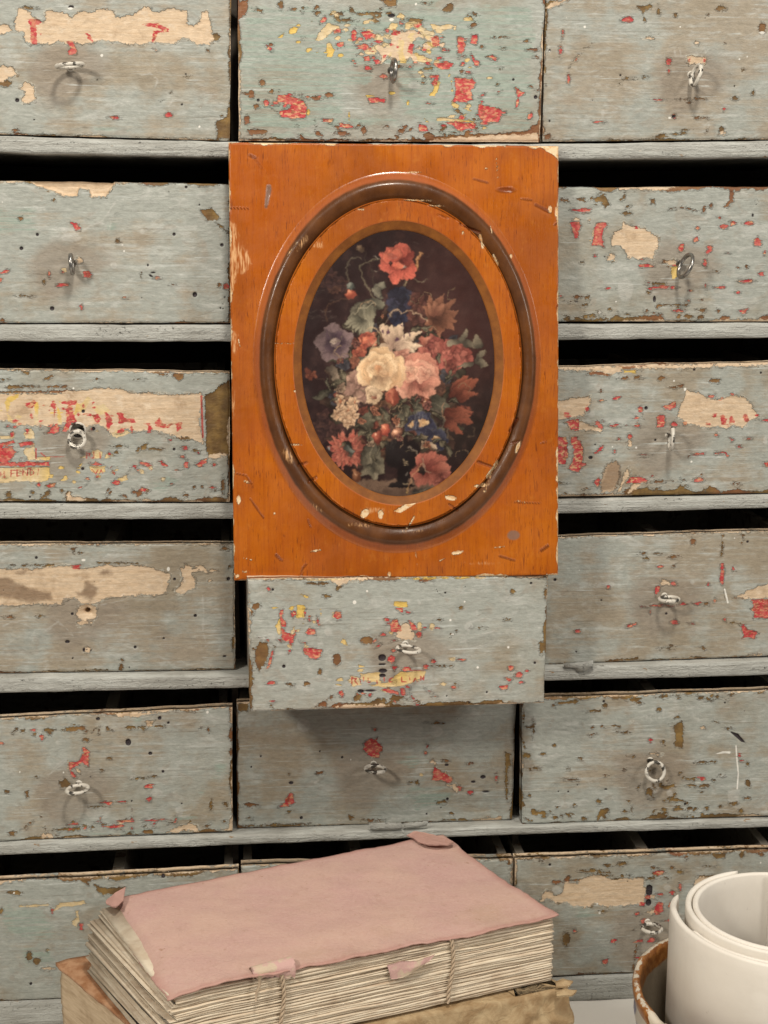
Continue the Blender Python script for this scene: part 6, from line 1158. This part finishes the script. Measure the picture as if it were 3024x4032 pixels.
# sewing cords and torn scraps of the lost spine
def spine(u, z, out=0.0):                        # point on the spine face
    p = bq(np.array(u), np.array(1.0-0.004/0.2)); p = p+ev*(0.0008+out); p[2] = z; return p
for uc in (0.27, 0.705):
    pa = []; pb = []
    for i in range(60):
        f = i/59.0; z = ZB-0.003-f*(TH-0.006); a = f*34
        c = spine(uc+0.006*math.sin(f*5), z, 0.0010)
        pa.append(c+eu*0.0011*math.cos(a)+ev*0.0007*math.sin(a)); pb.append(c-eu*0.0011*math.cos(a)-ev*0.0007*math.sin(a))
    vv, ff = join([tube(pa, 0.0010, 6), tube(pb, 0.0010, 6)]); mobj('sewing_thread', vv, ff, M_THR, book)
zz = ZB-0.001
rows = []
for i in range(16):                              # paper rolled back over the cover's edge
    f = i/15.0; a = -1.9+f*4.3; row_ = []
    for j in range(18):
        g = j/17.0; rr_ = 0.0062*(0.62+0.45*g+0.18*(vn(np.array(g*6), np.array(f*3), 5)-0.5))
        jag = 0.010*(vn(np.array(g*9), np.array(2.0), 8)-0.5) if i == 15 else 0
        p_ = spine(.203+.100*g, ZB+0.0015+rr_*math.cos(a)*0.85-(0.004*g if i > 12 else 0), -0.0045+rr_*math.sin(a)*1.1); p_[2] += -abs(jag)*0.6; row_.append(p_)
    rows.append(row_)
sheet('spine_scrap', rows, M_SCRAP, book, 0.0008, (0, 0.5, 0.5))
sheet('spine_scrap', refine([[spine(.535, ZB-.014, .001), spine(.57, ZB-.012, .003), spine(.61, ZB-.014, .004), spine(.655, ZB-.011, .005)],
      [spine(.54, ZB-.020, .002), spine(.575, ZB-.019, .003), spine(.60, ZB-.019, .006), spine(.64, ZB-.017, .004)],
      [spine(.545, ZB-.027, .001), spine(.57, ZB-.028, .002), spine(.595, ZB-.024, .004), spine(.62, ZB-.023, .001)]], 16), M_SCRAP, book, 0.0005, (0, 1, 0))
pp = [spine(.215, ZB+.001, .004), spine(.212, ZB-.006, .006), spine(.206, ZB-.013, .0045), spine(.204, ZB-.020, .0045)]
vv, ff = tube(pp, [0.0016, 0.0014, 0.0012, 0.0008], 6); mobj('loose_thread', vv, ff, M_THR, book)

# lower book
Z2 = ZB-TH-0.0012
lFL = onZ(214, 3782, Z2); lNL = onZ(690, 4172, Z2); lNR = onZ(2238, 3890, Z2); lFR = lFL+(lNR-lNL)
book2 = thing('old_book', tuple(np.array([*(((lFL+lNR)/2)[:2]), 0.0])), 'thick old book in crumpled brown paper and worn tan leather, under the pink one', 'book')
def lq(u, v): return (lFL*(1-u)+lFR*u)*(1-v)+(lNL*(1-u)+lNR*u)*v
nu, nv = 60, 40
u, v = np.meshgrid(np.linspace(0, 0.40, nu), np.linspace(0, 0.97, nv), indexing='ij')
def lcover(top):
    U, Vv = u[..., None], v[..., None]; P = (lFL*(1-U)+lFR*U)*(1-Vv)+(lNL*(1-U)+lNR*U)*Vv
    e = (lNR-lNL)/np.linalg.norm(lNR-lNL); P = P+e*((fbm(v*14, v*0, 31, 3)-0.5)*0.004*sstep(0.05, 0, u))[..., None]
    P[..., 2] += (0 if top else -0.003)-0.002*sstep(0.04, 0, u)-0.0016*sstep(0.05, 0, 1-v)
    return P.reshape(-1, 3)
idx = np.arange(nu*nv).reshape(nu, nv); loop = np.concatenate([idx[:, 0], idx[-1, 1:], idx[-2::-1, -1], idx[0, -2:0:-1]]); L = len(loop); k = np.arange(L)
Fc = np.concatenate([gridF(nu, nv)[:, ::-1], gridF(nu, nv)+nu*nv, np.stack([loop, loop[(k+1) % L], nu*nv+loop[(k+1) % L], nu*nv+loop], -1)])
mobj('leather_cover', np.concatenate([lcover(True), lcover(False)]), Fc, M_LEATH, book2)
zt2 = Z2-0.0032
# page block: left side, slightly hollow, wavy leaves
nh = 40; V = []
ring_uv = [(0.012+0.976*f, 0.012) for f in np.linspace(0, 1, 12)]+[(0.988, 0.012+0.966*f) for f in np.linspace(0, 1, 20)][1:]+[(0.988-0.976*f, 0.978) for f in np.linspace(0, 1, 40)][1:]+[(0.012, 0.978-0.966*f) for f in np.linspace(0, 1, 40)][1:-1]
m = len(ring_uv)
for i in range(nh):
    f = i/(nh-1.0); z = zt2*(1-f)
    for (a, b) in ring_uv:
        p = lq(a, b).copy(); c = (lFL+lNR)/2
        q = 0.0022*(vn(a*9+3, b*9+f*22, 8)-0.5)+0.0012*(vn(a*3, f*60, 9)-0.5)
        p = p+(p-c)/np.linalg.norm((p-c)[:2])*q; p[2] = z; V.append(p)
F = [tuple(x) for x in gridF(nh, m, 0, False, True)]+[tuple(range(m))[::-1], tuple(range((nh-1)*m, nh*m))]
mobj('page_block', V, F, M_PAGEB, book2)
# crumpled wrapper over spine side and right end
nh, ns = 70, 200; V = []
for i in range(nh):
    f = i/(nh-1.0); inw = max(0.0, 1-i/9.0); f = max(0.0, (i-9)/(nh-10.0)); z = (Z2+0.0004)*(1-f)+0.0008*f
    for j in range(ns):
        g = j/(ns-1.0)*1.45
        if g < 1.0: a, b = 0.06+0.94*g, 1.0
        else: a, b = 1.0, 1.0-(g-1.0)*1.3
        p = lq(a, b).copy(); c = (lFL+lNR)/2; d = (p-c); d[2] = 0
        nrm_ = ev if g < 0.985 else (eu if g > 1.015 else (ev+eu)/1.4142)
        q = 0.002+0.011*(abs(2*fbm(g*9+f*3, f*7-g*4, 51, 3)-1))+0.004*(fbm(g*30, f*20, 52, 3)-0.5)
        edge_ = 0.010*(fbm(g*20, 0, 53, 3)-0.5)*sstep(0.1, 0, f)
        p = p+nrm_*(q*min(1.0, 0.25+f*4)-0.05*inw); p[2] = max(0.0005, z+(edge_*0.3 if f > 0 else 0)-0.003*float(sstep(0, .08, f))-0.0012*(1-inw)); V.append(p)
F = gridF(nh, ns)
mobj('paper_wrapper', V, F, M_WRAP, book2)
for (x, y, w, hgt) in ((2206, 3886, 22, 30), (2214, 3922, 28, 26)):
    p = onZ(x, y, Z2); r_ = lambda dx, dy, dz, dd: onZ(x+dx, y+dy, Z2)+np.array([0, 0, dz])-ev*0+eu*dd
    sheet('torn_edge', refine([[r_(-w, -hgt*.4, .002, 0), r_(0, -hgt*.5, .004, .002), r_(w, -hgt*.3, .003, .004)], [r_(-w, 0, .003, .001), r_(0, 3, .0065, .004), r_(w*1.1, 4, .005, .007)], [r_(-w*.8, hgt*.4, .002, 0), r_(0, hgt*.5, .003, .003), r_(w*.8, hgt*.45, .002, .004)]], 10), M_WRAP, book2, 0.0008)

# ------------------------------------------------------------------ pot and white roll
def mat_pot():
    t = NT('white_glaze_brown_rim'); P = t.pos(); r = t.attr('rim'); n = t.noise(P, 90, 4, 0.65)
    rr = t.math('ADD', r, t.math('MULTIPLY', t.math('SUBTRACT', n, 0.5), 0.7))
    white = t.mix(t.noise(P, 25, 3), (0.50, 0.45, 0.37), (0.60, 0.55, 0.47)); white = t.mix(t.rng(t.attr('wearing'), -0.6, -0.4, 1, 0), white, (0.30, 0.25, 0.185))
    blue = t.math('MULTIPLY', t.rng(t.noise(P, 45, 4), 0.50, 0.58), t.rng(t.attr('deco'), 0.4, 0.6)); white = t.mix(blue, white, (0.05, 0.04, 0.16))
    brown = t.mix(t.rng(t.noise(P, 160, 4), 0.35, 0.65), (0.23, 0.08, 0.02), (0.38, 0.16, 0.045))
    col = t.mix(t.rng(rr, 0.3, 0.55), white, brown)
    col = t.mix(t.rng(t.math('ADD', t.attr('wearing'), t.math('MULTIPLY', t.math('SUBTRACT', n, 0.5), 1.3)), 0.72, 0.84), col, (0.64, 0.58, 0.48))
    return t.out(col, 0.3, t.bump(t.noise(P, 140, 3), 0.0008, 0.5), spec=0.5)
zr = 0.225
rc = onZ(3090, 3588, zr)
cen = np.array([rc[0], rc[1], 0.0])
zrim = 0.148
# rim radius so that its left extreme falls where the photo puts it
R = 0.13
for _ in range(30):
    a = np.linspace(2.0, 4.2, 200); q = np.stack([cen[0]+R*np.cos(a), cen[1]+R*np.sin(a), np.full(200, zrim)], -1); X, Y = proj(q); R += (X.min()-2490)/4600.0
pot = thing('pot', tuple(cen), 'round white pot with worn brown glazed rim holding the white roll', 'pot')
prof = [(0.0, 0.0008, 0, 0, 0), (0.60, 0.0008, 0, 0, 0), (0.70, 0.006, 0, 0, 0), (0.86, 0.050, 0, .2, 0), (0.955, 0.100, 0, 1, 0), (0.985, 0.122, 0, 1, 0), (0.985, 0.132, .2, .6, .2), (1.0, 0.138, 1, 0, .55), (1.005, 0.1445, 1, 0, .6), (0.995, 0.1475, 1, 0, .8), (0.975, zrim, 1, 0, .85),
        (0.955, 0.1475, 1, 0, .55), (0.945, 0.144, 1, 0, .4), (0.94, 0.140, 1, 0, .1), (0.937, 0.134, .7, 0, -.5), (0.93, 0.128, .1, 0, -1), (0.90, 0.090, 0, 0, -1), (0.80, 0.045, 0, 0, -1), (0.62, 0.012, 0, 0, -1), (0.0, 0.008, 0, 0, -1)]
nt = 180; V = []; at = {'rim': [], 'deco': [], 'wearing': []}
for (r_, z, rm_, dc, wr) in prof:
    for k in range(nt):
        a = 2*math.pi*k/nt; w = 1+0.012*(vn(np.array(a*5), np.array(z*60), 3)-0.5)
        da = abs((a-3.42+math.pi) % (2*math.pi)-math.pi); notch = float(sstep(0.09, 0.03, np.array(da)))*(1 if z > 0.135 else 0)
        V.append((cen[0]+R*r_*w*math.cos(a)*(1-0.02*notch), cen[1]+R*r_*w*math.sin(a)*(1-0.02*notch), z-0.005*notch*(1 if z > .14 else 0)+0.002*(vn(np.array(a*7), np.array(1.0), 4)-0.5)*(1 if z > .12 else 0)))
        at['rim'].append(rm_*(1-notch)); at['deco'].append(dc); at['wearing'].append(min(1.2, wr+notch))
F = gridF(len(prof), nt, 0, False, True)
mobj('bowl', V, F, mat_pot(), pot, at)
def mat_roll():
    t = NT('matte_white_sheet'); P = t.pos(); cl = t.noise(P, 22, 4)
    col = t.mix(t.rng(cl, 0.35, 0.7), (0.82, 0.775, 0.705), (0.86, 0.82, 0.755)); col = t.mix(t.rng(t.noise(P, 160, 4, 0.7), 0.64, 0.74, 0, 0.30), col, (0.45, 0.40, 0.36))
    col = t.mix(t.rng(t.noise(t.scale(P, (12, 12, 22), (2, 4, 1)), 1, 4, 0.6), 0.52, 0.72, 0, 0.5), col, (0.70, 0.65, 0.58))
    return t.out(col, 0.42, t.bump(t.math('ADD', t.noise(t.scale(P, (40, 40, 15)), 1, 3), t.math('MULTIPLY', t.noise(P, 700, 3), 0.12)), 0.0016, 0.5), spec=0.3)
M_ROLL = mat_roll()
roll = thing('paper_roll', (cen[0], cen[1], 0.0105), 'rolled thick white sheet standing in the pot beside the books', 'roll')
PXM = np.linalg.norm(onZ(3090, 3588, zr)-onZ(2990, 3588, zr))/100.0     # metres per pixel across at the roll
def sheet_wall(name, a0, a1, rfun, t, z0, z1fun, n=220):
    prof = [(-t/2, 0.0, 0), (-t/2, 0.94, 0), (-t/2, 1.0, -0.0022), (-t*0.42, 1.0, -0.0009), (-t*0.22, 1.0, -0.0002), (0, 1.0, 0), (t*0.22, 1.0, -0.0002), (t*0.42, 1.0, -0.0009), (t/2, 1.0, -0.0022), (t/2, 0.94, 0), (t/2, 0.0, 0)]
    V = np.zeros((n, len(prof), 3))
    for i, a in enumerate(np.linspace(a0, a1, n)):
        r_ = rfun(a); zt_ = z1fun(a)
        e = min(i, n-1-i); tt = t*min(1.0, 0.35+0.2*e)/t
        for j, (d, f, dz) in enumerate(prof):
            V[i, j] = (cen[0]+(r_+d*tt)*math.cos(a), cen[1]+(r_+d*tt)*math.sin(a), z0+(zt_-z0)*f+dz)
    F = [tuple(x) for x in gridF(n, len(prof), 0, False, True)]+[tuple(range(len(prof))), tuple(range((n-1)*len(prof), n*len(prof)))[::-1]]
    return mobj(name, V.reshape(-1, 3), F, M_ROLL, roll)
t_ = 0.0058; A0 = math.radians(147)
sheet_wall('outer_sheet', A0, A0+math.radians(282), lambda a: (428+44*sstep(0, 2.4, np.array(a-A0)))*PXM, t_, 0.0215, lambda a: zr+0.0005-0.006*float(sstep(0.5, 0, np.array(a-A0))))
sheet_wall('inner_sheet', math.radians(100), math.radians(100+700), lambda a: (376-30*(a-math.radians(100))/(2*math.pi)*0.95)*PXM, t_*0.92, 0.0135, lambda a: zr+0.001, 320)
sheet_wall('inner_flap', math.radians(176), math.radians(262), lambda a: (397+8*math.sin((a-3.07)*2))*PXM, t_*0.6, 0.0185, lambda a: zr-0.004-0.012*float(sstep(0.35, 0, np.array(a-math.radians(176)))), 60)
